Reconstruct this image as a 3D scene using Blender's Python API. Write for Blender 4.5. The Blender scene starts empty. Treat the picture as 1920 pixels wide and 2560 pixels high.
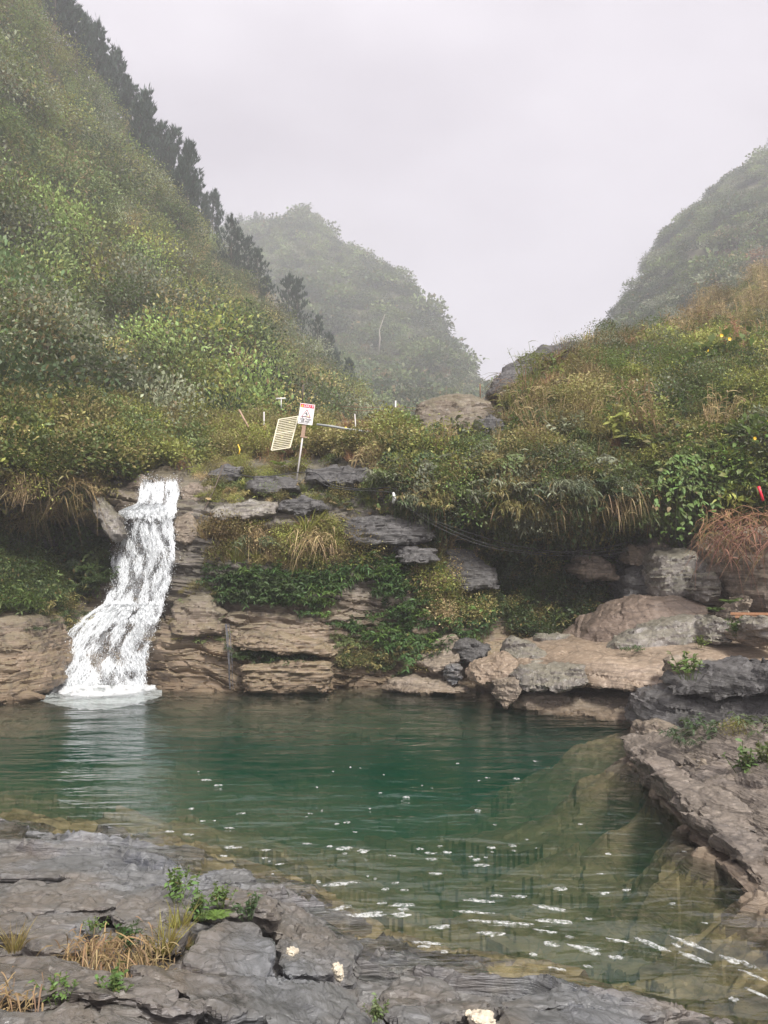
import bpy, bmesh, math, random
import numpy as np
from mathutils import Vector, Matrix

# ------------------------------------------------------------------ camera, sky, sun, exposure
SC = bpy.context.scene
COL = SC.collection
F, HZ, CZ = 1920.0, 1400.0, 3.0           # focal length (px of the 1920x2560 photo), horizon row, eye height above the pool
PITCH = math.atan((HZ - 1280.0) / F)
cam = bpy.data.cameras.new('camera')
cam.sensor_fit = 'HORIZONTAL'; cam.sensor_width = 36.0; cam.lens = 36.0 * F / 1920.0
cam.clip_start = 0.05; cam.clip_end = 3000.0
camo = bpy.data.objects.new('camera', cam); COL.objects.link(camo)
camo.location = (0, 0, CZ); camo.rotation_euler = (math.pi / 2 + PITCH, 0, 0)
SC.camera = camo

SUN_EL, SUN_AZ = math.radians(50), math.radians(155)   # azimuth clockwise from +Y: behind the viewer, to the right
world = bpy.data.worlds.new('World'); SC.world = world; world.use_nodes = True
wn = world.node_tree; wn.nodes.clear()
def wnode(t, **k):
    n = wn.nodes.new(t)
    for a, b in k.items(): setattr(n, a, b)
    return n
sky = wnode('ShaderNodeTexSky'); sky.sky_type = 'NISHITA'; sky.sun_disc = False
sky.sun_elevation = SUN_EL; sky.sun_rotation = SUN_AZ; sky.dust_density = 4.0; sky.altitude = 600
tcw = wnode('ShaderNodeTexCoord'); mpw = wnode('ShaderNodeMapping'); mpw.inputs['Scale'].default_value = (1.0, 1.0, 2.2)
nzw = wnode('ShaderNodeTexNoise'); nzw.inputs['Scale'].default_value = 2.0; nzw.inputs['Detail'].default_value = 4.0; nzw.inputs['Roughness'].default_value = 0.45
rpw = wnode('ShaderNodeValToRGB')
rpw.color_ramp.elements[0].position = 0.36; rpw.color_ramp.elements[0].color = (1.40, 1.265, 1.345, 1)
rpw.color_ramp.elements[1].position = 0.66; rpw.color_ramp.elements[1].color = (2.06, 1.92, 2.0, 1)
mxw = wnode('ShaderNodeMix', data_type='RGBA'); mxw.inputs[0].default_value = 0.94      # the overcast layer over the clear sky
bgw = wnode('ShaderNodeBackground'); bgw.inputs['Strength'].default_value = 0.1
outw = wnode('ShaderNodeOutputWorld')
L = wn.links.new
L(tcw.outputs['Generated'], mpw.inputs['Vector']); L(mpw.outputs[0], nzw.inputs['Vector']); L(nzw.outputs[0], rpw.inputs[0])
L(sky.outputs[0], mxw.inputs[6]); L(rpw.outputs[0], mxw.inputs[7]); L(mxw.outputs[2], bgw.inputs['Color']); L(bgw.outputs[0], outw.inputs['Surface'])

sun = bpy.data.lights.new('sun', 'SUN'); sun.energy = 1.5; sun.angle = math.radians(14); sun.color = (1.0, 0.965, 0.915)
suno = bpy.data.objects.new('sun', sun); COL.objects.link(suno)
sd = Vector((math.sin(SUN_AZ) * math.cos(SUN_EL), math.cos(SUN_AZ) * math.cos(SUN_EL), math.sin(SUN_EL)))
suno.rotation_euler = (-sd).to_track_quat('-Z', 'Y').to_euler(); suno.location = sd * 60

vs = SC.view_settings
vs.view_transform = 'Standard'; vs.look = 'None'; vs.gamma = 1.0; vs.exposure = 2.25; vs.use_curve_mapping = False
cy = SC.cycles
cy.max_bounces = 8; cy.diffuse_bounces = 3; cy.glossy_bounces = 3; cy.transmission_bounces = 4; cy.transparent_max_bounces = 12; cy.volume_bounces = 3
cy.use_denoising = True; cy.caustics_reflective = False; cy.caustics_refractive = False; cy.sample_clamp_indirect = 6.0

# ------------------------------------------------------------------ pixel / world helpers
cp_, sp_ = math.cos(PITCH), math.sin(PITCH)
def ray(px, py):
    a = (np.asarray(px, float) - 960) / F; b = (1280 - np.asarray(py, float)) / F
    return a, cp_ - b * sp_, sp_ + b * cp_
def P(px, py, Y):
    dx, dy, dz = ray(px, py); t = np.asarray(Y, float) / dy
    return np.stack([dx * t, dy * t, CZ + dz * t], -1)
def G(px, py, z=0.0):
    dx, dy, dz = ray(px, py); t = (np.asarray(z, float) - CZ) / dz
    return np.stack([dx * t, dy * t, CZ + dz * t], -1)
def proj(V):
    V = np.asarray(V, float); x, y, z = V[..., 0], V[..., 1], V[..., 2] - CZ
    f = y * cp_ + z * sp_; u = -y * sp_ + z * cp_; f = np.maximum(f, 0.05)
    return 960 + F * x / f, 1280 - F * u / f

rs = np.random.RandomState(7)
# ------------------------------------------------------------------ noise
_perm = np.random.RandomState(3).permutation(512).astype(np.int64)
_perm = np.concatenate([_perm, _perm, _perm])
_g = np.random.RandomState(5).normal(size=(512, 3)); _g /= np.linalg.norm(_g, axis=1, keepdims=True)
def perlin(p):
    p = np.asarray(p, float); s = p.shape[:-1]; p = p.reshape(-1, 3)
    i = np.floor(p).astype(np.int64); f = p - i; i &= 511
    u = f * f * f * (f * (f * 6 - 15) + 10)
    r = np.zeros(len(p))
    for dx in (0, 1):
        for dy in (0, 1):
            for dz in (0, 1):
                h = _perm[_perm[_perm[(i[:, 0] + dx) & 511] + ((i[:, 1] + dy) & 511)] + ((i[:, 2] + dz) & 511)]
                g = _g[h]
                d = (g[:, 0] * (f[:, 0] - dx) + g[:, 1] * (f[:, 1] - dy) + g[:, 2] * (f[:, 2] - dz))
                w = (u[:, 0] if dx else 1 - u[:, 0]) * (u[:, 1] if dy else 1 - u[:, 1]) * (u[:, 2] if dz else 1 - u[:, 2])
                r += w * d
    return (r * 1.5).reshape(s)
def fbm(p, oct=4, lac=2.03, gain=0.5):
    p = np.asarray(p, float); r = 0.0; a = 1.0; q = p
    for k in range(oct):
        r = r + a * perlin(q + 31.7 * k); q = q * lac; a *= gain
    return r
def facets(p, seed):
    """broken planes: every cell has its own slope and step"""
    p = np.asarray(p, float); sh = p.shape[:-1]; p = p.reshape(-1, 3); i = np.floor(p).astype(np.int64); best = np.full(len(p), 1e9); out = np.zeros(len(p))
    for dx in (-1, 0, 1):
        for dy in (-1, 0, 1):
            for dz in (-1, 0, 1):
                c = (i + np.array([dx, dy, dz])) & 511; h = _perm[_perm[_perm[c[:, 0]] + c[:, 1]] + c[:, 2]]
                q = i + np.array([dx, dy, dz]) + 0.5 + 0.45 * _g[h]; v = p - q; d = (v * v).sum(1); k = d < best; best[k] = d[k]
                g2 = _g[(h * 7 + 13) & 511]; val = (v * g2).sum(1) * 0.9 + (h / 511.0 - 0.5) * 0.9; out[k] = val[k]
    return out.reshape(sh)
def hsh(k, s=0.0):
    v = np.sin(np.asarray(k, float) * 127.1 + s * 311.7 + 1.3) * 43758.5453
    return v - np.floor(v)
def sstep(a, b, x):
    t = np.clip((np.asarray(x, float) - a) / (b - a), 0, 1); return t * t * (3 - 2 * t)
class RBF:                                             # rounded linear radial basis with affine tail
    def __init__(s, pts, vals, c=0.0):
        s.c2 = c * c
        s.p = np.asarray(pts, float); n = len(s.p); v = np.asarray(vals, float)
        A = np.zeros((n + 3, n + 3))
        A[:n, :n] = -np.sqrt(((s.p[:, None] - s.p[None]) ** 2).sum(-1) + s.c2)
        A[:n, n] = 1; A[:n, n + 1:] = s.p; A[n, :n] = 1; A[n + 1:, :n] = s.p.T
        s.w = np.linalg.solve(A + np.eye(n + 3) * 1e-9, np.concatenate([v, [0, 0, 0]]))
    def __call__(s, q):
        q = np.asarray(q, float); sh = q.shape[:-1]; q = q.reshape(-1, 2); r = np.zeros(len(q)); n = len(s.p)
        for k in range(n): r -= s.w[k] * np.sqrt((q[:, 0] - s.p[k, 0]) ** 2 + (q[:, 1] - s.p[k, 1]) ** 2 + s.c2)
        r += s.w[n] + q @ s.w[n + 1:]
        return r.reshape(sh)
def in_poly(px, py, poly):
    px = np.asarray(px); py = np.asarray(py); r = np.zeros(px.shape, bool); n = len(poly)
    for i in range(n):
        x0, y0 = poly[i]; x1, y1 = poly[(i + 1) % n]
        if y0 == y1: continue
        c = ((y0 > py) != (y1 > py)) & (px < (x1 - x0) * (py - y0) / (y1 - y0) + x0)
        r ^= c
    return r

# ------------------------------------------------------------------ mesh helpers
def np_mesh(name, V, faces, smooth=True, mat=None, fattr=None):
    """V (n,3); faces: list of int arrays (m,k), k = 3 or 4"""
    V = np.ascontiguousarray(V, np.float32); me = bpy.data.meshes.new(name)
    fs = [np.asarray(f, np.int32) for f in faces if len(f)]
    loops = np.concatenate([f.ravel() for f in fs]); tot = np.concatenate([np.full(len(f), f.shape[1], np.int32) for f in fs])
    st = np.concatenate([[0], np.cumsum(tot)[:-1]]).astype(np.int32)
    me.vertices.add(len(V)); me.vertices.foreach_set('co', V.ravel())
    me.loops.add(len(loops)); me.loops.foreach_set('vertex_index', loops)
    me.polygons.add(len(tot)); me.polygons.foreach_set('loop_start', st); me.polygons.foreach_set('loop_total', tot)
    me.polygons.foreach_set('use_smooth', np.full(len(tot), smooth, bool))
    if fattr:
        for k, v in fattr.items():
            a = me.attributes.new(k, 'FLOAT', 'FACE'); a.data.foreach_set('value', np.asarray(v, np.float32))
    me.update(calc_edges=True); me.validate(clean_customdata=False)
    if mat is not None: me.materials.append(mat)
    return me
def link(name, me, parent=None, loc=None):
    o = bpy.data.objects.new(name, me); COL.objects.link(o)
    if parent is not None: o.parent = parent
    if loc is not None: o.location = loc
    return o
def tag(o, label=None, cat=None, group=None, kind=None):
    if label: o['label'] = label
    if cat: o['category'] = cat
    if group: o['group'] = group
    if kind: o['kind'] = kind
    return o
def empty(name, loc=(0, 0, 0), rz=0.0):
    o = bpy.data.objects.new(name, None); COL.objects.link(o); o.location = loc; o.rotation_euler = (0, 0, rz); o.empty_display_size = 0.2
    return o
def grid_faces(nv, nu):
    i = np.arange((nv - 1) * nu).reshape(nv - 1, nu)[:, :-1].ravel()
    return np.stack([i, i + 1, i + nu + 1, i + nu], 1)
def grid_normals(V):
    du = np.gradient(V, axis=1); dv = np.gradient(V, axis=0); n = np.cross(du, dv); n /= np.linalg.norm(n, axis=-1, keepdims=True) + 1e-9
    return n
def catmull(Pts, t):
    """Pts (n,3), t in [0,n-1]"""
    Pts = np.asarray(Pts, float); n = len(Pts); t = np.clip(t, 0, n - 1 - 1e-6); i = np.floor(t).astype(int); f = (t - i)[:, None]
    g = lambda k: Pts[np.clip(k, 0, n - 1)]
    p0, p1, p2, p3 = g(i - 1), g(i), g(i + 1), g(i + 2)
    return 0.5 * (2 * p1 + (p2 - p0) * f + (2 * p0 - 5 * p1 + 4 * p2 - p3) * f ** 2 + (3 * p1 - p0 - 3 * p2 + p3) * f ** 3)
def loft(rows, nu, nv):
    R = []
    for r in rows:
        r = np.asarray(r, float); seg = np.linalg.norm(np.diff(r, axis=0), axis=1); s = np.concatenate([[0], np.cumsum(seg)]); u = np.linspace(0, s[-1], nu)
        R.append(catmull(r, np.interp(u, s, np.arange(len(r)))))
    R = np.array(R); tv = np.linspace(0, len(rows) - 1, nv)
    return np.stack([catmull(R[:, j], tv) for j in range(nu)], 1)
def tube(path, rad, sides=6, cap=True):
    path = np.asarray(path, float); n = len(path); rad = np.broadcast_to(np.asarray(rad, float), (n,))
    T = np.gradient(path, axis=0); T /= np.linalg.norm(T, axis=1, keepdims=True) + 1e-9
    ref = np.where(np.abs(T[:, 2:3]) > 0.9, [[1.0, 0, 0]], [[0, 0, 1.0]])
    A = np.cross(T, ref); A /= np.linalg.norm(A, axis=1, keepdims=True) + 1e-9; B = np.cross(T, A)
    th = np.arange(sides) * 2 * math.pi / sides
    V = path[:, None] + rad[:, None, None] * (A[:, None] * np.cos(th)[None, :, None] + B[:, None] * np.sin(th)[None, :, None])
    V = V.reshape(-1, 3); i = np.arange(n - 1)[:, None] * sides; j = np.arange(sides)[None]; k = (j + 1) % sides
    Fq = np.stack([i + j, i + k, i + sides + k, i + sides + j], -1).reshape(-1, 4)
    T3 = []
    if cap:
        V = np.concatenate([V, path[:1], path[-1:]]); m = n * sides
        for q in range(sides): T3 += [[m, (q + 1) % sides, q], [m + 1, (n - 1) * sides + q, (n - 1) * sides + (q + 1) % sides]]
    return V, Fq, np.array(T3, int).reshape(-1, 3)
class MB:
    """collects pieces into one mesh"""
    def __init__(s): s.v = []; s.q = []; s.t = []; s.n = 0
    def add(s, V, Q=None, T=None):
        V = np.asarray(V, float)
        if Q is not None and len(Q): s.q.append(np.asarray(Q) + s.n)
        if T is not None and len(T): s.t.append(np.asarray(T) + s.n)
        s.v.append(V); s.n += len(V); return s
    def tube(s, path, rad, sides=6): return s.add(*tube(path, rad, sides))
    def box(s, c, size, M=None):
        c = np.asarray(c, float); h = np.asarray(size, float) / 2
        V = np.array([[x, y, z] for x in (-1, 1) for y in (-1, 1) for z in (-1, 1)]) * h
        if M is not None: V = V @ np.asarray(M, float).T
        return s.add(V + c, [[0, 1, 3, 2], [4, 6, 7, 5], [0, 4, 5, 1], [2, 3, 7, 6], [0, 2, 6, 4], [1, 5, 7, 3]])
    def mesh(s, name, mat=None, smooth=True):
        f = []
        if s.q: f.append(np.concatenate(s.q))
        if s.t: f.append(np.concatenate(s.t))
        return np_mesh(name, np.concatenate(s.v), f, smooth, mat)
    def build(s, name, mat, parent=None, smooth=True, loc=None): return link(name, s.mesh(name, mat, smooth), parent, loc)

# ------------------------------------------------------------------ materials
class NT:
    def __init__(s, name):
        s.m = bpy.data.materials.new(name); s.m.use_nodes = True; s.t = s.m.node_tree; s.t.nodes.clear(); s.out = s.n('ShaderNodeOutputMaterial')
    def n(s, ty, ins=None, **k):
        d = s.t.nodes.new(ty)
        for a, b in k.items(): setattr(d, a, b)
        for a, b in (ins or {}).items(): s.set(d.inputs[a], b)
        return d
    def set(s, sock, v):
        if hasattr(v, 'outputs'): v = v.outputs[0]
        if hasattr(v, 'is_linked'): s.t.links.new(v, sock)
        else: sock.default_value = v
    def ramp(s, fac, stops, mode='LINEAR'):
        d = s.n('ShaderNodeValToRGB'); s.set(d.inputs[0], fac); e = d.color_ramp.elements; d.color_ramp.interpolation = mode
        while len(e) < len(stops): e.new(0.5)
        for k, (p, c) in enumerate(stops):
            e[k].position = p; e[k].color = (c, c, c, 1) if not hasattr(c, '__len__') else tuple(c) + (1,)
        return d.outputs[0]
    def noise(s, vec, scale, detail=4, rough=0.55, dist=0.0):
        d = s.n('ShaderNodeTexNoise', {'Scale': scale, 'Detail': detail, 'Roughness': rough, 'Distortion': dist}); s.set(d.inputs['Vector'], vec)
        return d.outputs[0]
    def map(s, vec, scale=(1, 1, 1), rot=(0, 0, 0), loc=(0, 0, 0)):
        d = s.n('ShaderNodeMapping', {'Scale': scale, 'Rotation': rot, 'Location': loc}); s.set(d.inputs['Vector'], vec); return d.outputs[0]
    def mix(s, f, a, b, blend='MIX'):
        d = s.n('ShaderNodeMix', data_type='RGBA', blend_type=blend); s.set(d.inputs[0], f)
        s.set(d.inputs[6], a if hasattr(a, 'is_linked') else tuple(a) + (1,)); s.set(d.inputs[7], b if hasattr(b, 'is_linked') else tuple(b) + (1,))
        return d.outputs[2]
    def math(s, op, a, b=0.0, c=0.0):
        d = s.n('ShaderNodeMath', operation=op); s.set(d.inputs[0], a); s.set(d.inputs[1], b); s.set(d.inputs[2], c); return d.outputs[0]
    def bump(s, h, strength, dist, nrm=None):
        d = s.n('ShaderNodeBump', {'Strength': strength, 'Distance': dist, 'Height': h})
        if nrm is not None: s.set(d.inputs['Normal'], nrm)
        return d.outputs[0]
    def surf(s, sh): s.t.links.new(sh.outputs[0], s.out.inputs['Surface']); return s.m

def rock_mat(name, ca, cb, cc, tilt=(0, 0, 0), strata=7.0, stretch=0.5, rough=(0.45, 0.8), moss=0.0, lichen=0.0, bump=1.0, big=0.6, brown=None, hsplit=None, wet=None, dust=0.25):
    """layered rock: three tones banded along the bedding, patches, lichen, moss on ledges"""
    ca, cb, cc = [tuple(x * 0.86 for x in c) for c in (ca, cb, cc)]
    t = NT(name); g = t.n('ShaderNodeNewGeometry'); pos = g.outputs['Position']
    st = t.map(pos, (stretch, stretch, strata), tilt)
    n1 = t.noise(st, 1.0, 7, 0.62, 0.35); n2 = t.noise(pos, big, 5, 0.6); n3 = t.noise(pos, 14.0, 5, 0.65)
    fine = t.noise(t.map(pos, (stretch * 3, stretch * 3, strata * 5), tilt), 1.0, 6, 0.6, 0.3)
    col = t.mix(t.ramp(n1, [(0.36, 0.0), (0.62, 1.0)]), ca, cb)
    col = t.mix(t.ramp(n2, [(0.42, 0.0), (0.6, 1.0)]), col, cc)
    if brown is not None:
        f = t.ramp(t.noise(pos, big * 0.55, 4, 0.55), [(0.45, 0.0), (0.58, 1.0)])
        if hsplit:
            sx = t.n('ShaderNodeSeparateXYZ'); t.set(sx.inputs[0], pos)
            zz = t.math('MULTIPLY_ADD', n2, hsplit[2], sx.outputs[2])
            hm = t.n('ShaderNodeMapRange', {'From Min': hsplit[0], 'From Max': hsplit[1]}); t.set(hm.inputs[0], zz)
            f = t.math('MAXIMUM', t.math('SUBTRACT', 1.0, hm.outputs[0]), t.math('MULTIPLY', f, 0.35))
        col = t.mix(f, col, t.mix(n1, brown, tuple(x * 0.55 for x in brown)))
    col = t.mix(t.math('MULTIPLY', t.ramp(fine, [(0.3, 1.0), (0.52, 0.0)]), 0.55), col, tuple(x * 0.35 for x in ca))
    col = t.mix(t.math('MULTIPLY', t.ramp(n3, [(0.5, 0.0), (0.72, 1.0)]), dust), col, tuple(min(0.6, x * 1.9 + 0.04) for x in cb))
    if lichen: col = t.mix(t.math('MULTIPLY', t.ramp(t.noise(pos, 9.0, 6, 0.75), [(0.56, 0.0), (0.63, 1.0)]), lichen), col, (0.42, 0.41, 0.37))
    if moss:
        sz = t.n('ShaderNodeSeparateXYZ'); t.set(sz.inputs[0], g.outputs['Normal'])
        mf = t.math('MULTIPLY', t.ramp(t.math('MULTIPLY_ADD', sz.outputs[2], 0.35, t.noise(pos, 2.2, 6, 0.7)), [(0.58, 0.0), (0.72, 1.0)]), moss)
        col = t.mix(mf, col, t.mix(n3, (0.05, 0.055, 0.015), (0.12, 0.11, 0.03)))
    ro = t.ramp(n2, [(0.35, rough[0]), (0.65, rough[1])])
    if wet:                                                # the wet band along the waterline
        sx = t.n('ShaderNodeSeparateXYZ'); t.set(sx.inputs[0], pos)
        wf = t.n('ShaderNodeMapRange', {'From Min': wet[0], 'From Max': wet[1], 'To Min': 1.0, 'To Max': 0.0}); t.set(wf.inputs[0], t.math('MULTIPLY_ADD', n2, 0.12, sx.outputs[2]))
        col = t.mix(t.math('MULTIPLY', wf.outputs[0], 0.6), col, t.mix(n1, (0.07, 0.045, 0.025), (0.13, 0.085, 0.045)))
    h = t.math('ADD', t.math('MULTIPLY', n1, 0.45), t.math('ADD', t.math('MULTIPLY', fine, 0.55), t.math('MULTIPLY', n3, 0.12)))
    nr = t.bump(h, 0.7 * bump, 0.07)
    n5 = t.noise(pos, 60.0, 3, 0.7); nr = t.bump(n5, 0.3, 0.006, nr)
    vo = t.n('ShaderNodeTexVoronoi', {'Scale': big * 1.5, 'Randomness': 1.0}, feature='DISTANCE_TO_EDGE'); t.set(vo.inputs['Vector'], t.map(t.math('MULTIPLY', 1.0, 1.0) if False else pos, (stretch * 2, stretch * 2, strata * 0.35), tilt)); ck = t.ramp(vo.outputs['Distance'], [(0.0, 1.0), (0.035, 0.0)])
    col = t.mix(t.math('MULTIPLY', ck, 0.4), col, tuple(x * 0.25 for x in ca))
    bs = t.n('ShaderNodeBsdfPrincipled', {'Base Color': col, 'Roughness': ro, 'Normal': nr, 'Specular IOR Level': 0.5})
    return t.surf(bs)
def plain(name, c, rough=0.6, var=0.25, scale=8.0, metal=0.0, bump=0.0):
    t = NT(name); g = t.n('ShaderNodeTexCoord'); n = t.noise(g.outputs['Object'], scale, 4, 0.6)
    col = t.mix(n, tuple(x * (1 - var) for x in c), tuple(min(1, x * (1 + var)) for x in c))
    ins = {'Base Color': col, 'Roughness': rough, 'Metallic': metal}
    if bump: ins['Normal'] = t.bump(n, bump, 0.02)
    return t.surf(t.n('ShaderNodeBsdfPrincipled', ins))
def leaf_mat(name, trans=0.3, var=0.45, dry=0.12, rough=0.5, fixed=None):
    """leaf colour: the plant's own colour attribute, varied leaf by leaf"""
    t = NT(name)
    lr = t.n('ShaderNodeAttribute', attribute_name='lr').outputs['Fac']
    base = t.n('ShaderNodeAttribute', attribute_name='color', attribute_type='INSTANCER').outputs['Color'] if fixed is None else t.mix(0.5, fixed, fixed)
    hsv = t.n('ShaderNodeHueSaturation', {'Hue': t.math('MULTIPLY_ADD', lr, 0.05, 0.475), 'Saturation': 1.0, 'Value': t.math('MULTIPLY_ADD', lr, 2 * var, 1 - var), 'Color': base})
    col = t.mix(t.ramp(lr, [(1 - dry - 0.02, 0.0), (1 - dry, 1.0)]), hsv.outputs[0], (0.20, 0.14, 0.06)) if dry else hsv.outputs[0]
    pb = t.n('ShaderNodeBsdfPrincipled', {'Base Color': col, 'Roughness': rough, 'Specular IOR Level': 0.35})
    tl = t.n('ShaderNodeBsdfTranslucent', {'Color': t.mix(0.35, col, (0.16, 0.20, 0.03))})
    mx = t.n('ShaderNodeMixShader', {0: trans}); t.t.links.new(pb.outputs[0], mx.inputs[1]); t.t.links.new(tl.outputs[0], mx.inputs[2])
    return t.surf(mx)
# ------------------------------------------------------------------ rock materials
M_SLATE = rock_mat('slate_rock', (0.052, 0.056, 0.066), (0.215, 0.22, 0.235), (0.14, 0.14, 0.143), tilt=(0.28, 0.06, 0), strata=9, stretch=1.1, rough=(0.14, 0.42), moss=0.12, big=1.1, brown=(0.24, 0.165, 0.10), hsplit=(-0.08, 0.10, 0.2), dust=0.2)
M_BED = rock_mat('pool_bed_rock', (0.22, 0.16, 0.075), (0.36, 0.27, 0.14), (0.28, 0.21, 0.10), strata=3, stretch=1.2, rough=(0.6, 0.8), big=0.9, dust=0.2)
M_CLIFF = rock_mat('cliff_rock', (0.06, 0.055, 0.05), (0.21, 0.18, 0.15), (0.11, 0.095, 0.08), strata=6, stretch=0.35, moss=0.3, lichen=0.15, big=0.5, brown=(0.31, 0.225, 0.15), hsplit=(1.7, 3.3, 1.6), wet=(0.12, 0.5), bump=1.3)
M_RED = rock_mat('red_brown_slab_rock', (0.12, 0.09, 0.07), (0.23, 0.175, 0.135), (0.17, 0.125, 0.095), tilt=(0.5, -0.5, 0), strata=4, stretch=0.5, rough=(0.4, 0.65), big=0.8, dust=0.4)
M_BROWN = rock_mat('brown_slab_rock', (0.20, 0.145, 0.105), (0.36, 0.275, 0.205), (0.28, 0.205, 0.145), tilt=(0.1, -0.25, 0), strata=6, stretch=0.5, rough=(0.42, 0.7), big=0.8, moss=0.1, wet=(0.1, 0.35), dust=0.5)
M_GREY = rock_mat('grey_boulder_rock', (0.15, 0.135, 0.125), (0.30, 0.27, 0.24), (0.21, 0.185, 0.16), tilt=(0.2, 0.3, 0), strata=2.6, stretch=1.2, lichen=0.6, moss=0.35, big=0.9)
M_DARK = rock_mat('dark_striated_rock', (0.045, 0.043, 0.043), (0.15, 0.142, 0.138), (0.09, 0.085, 0.08), tilt=(0.05, 0.2, 0), strata=11, stretch=0.5, rough=(0.35, 0.6), big=0.8, lichen=0.1, bump=1.4, wet=(0.05, 0.3), dust=0.35)
M_STRI = rock_mat('grey_tan_striated_rock', (0.065, 0.056, 0.05), (0.29, 0.24, 0.195), (0.18, 0.15, 0.12), tilt=(0.1, 0.12, 0), strata=12, stretch=0.5, rough=(0.3, 0.55), big=0.9, bump=1.5, wet=(0.05, 0.25), dust=0.3)
M_TAN = rock_mat('tan_rock', (0.13, 0.102, 0.08), (0.33, 0.265, 0.205), (0.22, 0.175, 0.135), tilt=(0.05, 0.08, 0), strata=8, stretch=0.5, big=1.0, moss=0.15, wet=(0.08, 0.3), dust=0.4)
M_DTAN = rock_mat('dark_tan_rock', (0.11, 0.085, 0.062), (0.24, 0.19, 0.14), (0.16, 0.125, 0.092), strata=3, stretch=1.0, lichen=0.35, moss=0.3, big=0.9)
M_SOIL = rock_mat('hill_soil', (0.06, 0.05, 0.028), (0.13, 0.105, 0.05), (0.09, 0.09, 0.04), strata=1, stretch=1, big=0.2, rough=(0.8, 0.95))
M_QUARTZ = plain('white_quartz', (0.50, 0.44, 0.34), 0.6, 0.4, 20.0, bump=0.6)

def strata(V, N, seed, b=(0.03, 0.08, 1.0), layer=0.3, amp=0.1, fb=0.05, fs=1.2, top=0.25):
    """bedding: layers stand proud or recede, with undercut joints"""
    b = np.array(b, float); b /= np.linalg.norm(b)
    w = fbm(V * 0.35 + seed, 3) * layer * 0.55 + fbm(V * 1.9 + seed, 2) * layer * 0.15
    d = 0.0
    for lv, (la, am) in enumerate(((layer, amp), (layer * 0.31, amp * 0.42))):
        s = (V @ b + w) / la + 0.35 * fbm(V * 0.2 + seed + 9 * lv, 2); k = np.floor(s); f = s - k
        lat = perlin(np.stack([V[..., 0] * 0.8 / la * 0.35, V[..., 1] * 0.8 / la * 0.35, k * 7.31 + seed], -1))
        r = hsh(k, seed + lv) - 0.5 + 0.9 * lat
        groove = -0.55 * (1 - sstep(0.0, 0.16, f)) + 0.18 * sstep(0.7, 1.0, f)
        d = d + am * (1.25 * r + groove)
    side = 1 - (1 - top) * np.abs(N @ b)
    q = V + (V @ b)[..., None] * b * 1.6
    d = d * side + fb * (0.95 * facets(q * fs * 0.9 + seed * 1.7, seed) + 0.45 * facets(q * fs * 2.6 + seed, seed) + 0.25 * fbm(V * fs * 1.5 + seed * 1.7, 4, gain=0.5))
    return V + N * d[..., None]

# ------------------------------------------------------------------ pool bed and near banks: one height field
zc = [  # (px, py, z) seen on the photo; z above the pool surface
 (0,2560,1.02),(480,2560,.98),(960,2560,.62),(1300,2560,.36),(1560,2560,.10),(1750,2560,-.10),(1920,2560,-.3),
 (-300,2560,1.1),(-300,2300,.7),(-300,2120,.15),(-300,2080,0),
 (0,2400,.78),(400,2400,.72),(760,2400,.5),(880,2430,.28),(950,2450,.06),(1130,2475,.10),(1300,2490,.10),(1470,2520,.06),
 (0,2250,.42),(400,2235,.36),(650,2250,.22),(800,2310,.06),
 (0,2140,.14),(300,2150,.14),(420,2165,.06),(0,2097,0.02),(220,2103,0.02),(420,2142,0.01),(480,2200,-.08),(600,2190,-.1),(690,2215,.03),(780,2290,.01),(870,2345,.0),(920,2400,-.01),
 (0,2050,-.25),(300,2060,-.55),(600,2140,-.4),(900,2270,-.35),(1050,2390,-.2),(1300,2430,-.2),(1550,2490,-.2),(1800,2500,-.35),
 (600,2050,-1.7),(900,2100,-2.2),(1200,2230,-1.2),(1450,2330,-1.1),(1650,2420,-.9),(0,1950,-1.6),(300,1900,-3.6),(700,1900,-4.2),(1000,1900,-4.2),(1200,2030,-3.2),(1300,1800,-2.0),(900,1780,-3.6),(300,1780,-3.4),(-300,1900,-1.8),
 (1440,1890,-.5),(1480,1980,-.42),(1530,2080,-.42),(1650,2160,-.45),(1780,2240,-.55),(1900,2330,-.6),(1400,1980,-1.7),(1450,2090,-1.6),(1560,2190,-1.3),(1680,2270,-1.2),(1820,2370,-1.1),(2000,2450,-1.0),
 (1585,1895,.02),(1620,1930,.02),(1680,2000,.02),(1745,2070,.02),(1810,2150,.02),(1900,2240,.02),(2000,2330,.02)]
pz = [(1660,1905,12.0),(1780,1930,10.8),(1920,1930,9.8),(1800,2020,9.2),(1920,2020,8.8),(1920,2120,7.9),(2100,2100,7.6),(2100,1950,9.0),(2200,1850,9.5),(1640,1840,12.9),(1750,1850,12.3),(1920,1850,11.2),(2150,2250,6.6),(1920,1760,12.6),(2200,1750,11.0),(1700,1760,14.0),(1920,1680,14.0),(2200,1650,13)]
cpts = [G(a, b, c) for a, b, c in zc] + [P(a, b, c) for a, b, c in pz]
cpts += [np.array(q) for q in ((-6,1.5,1.4),(0,1.5,1.35),(4,1.5,.6),(7,3,.8),(9,6,1.6),(12,12,2.5),(-9,6,1.2),(-9,9,-.2),(-12,14,-.5),(-10,19,-1.5),(0,19.5,-2.4),(6,17,-1.5),(10,18,1.5),(-5,20.5,-1.5))]
cpts = np.array(cpts); ZF = RBF(cpts[:, :2], cpts[:, 2], 0.25)
NR, NC = 430, 470
yy = 1.7 * (21.0 / 1.7) ** np.linspace(0, 1, NR); uu = np.linspace(-0.72, 0.80, NC)
X = uu[None] * (yy[:, None] + 0.8); Y = np.repeat(yy[:, None], NC, 1)
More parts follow.
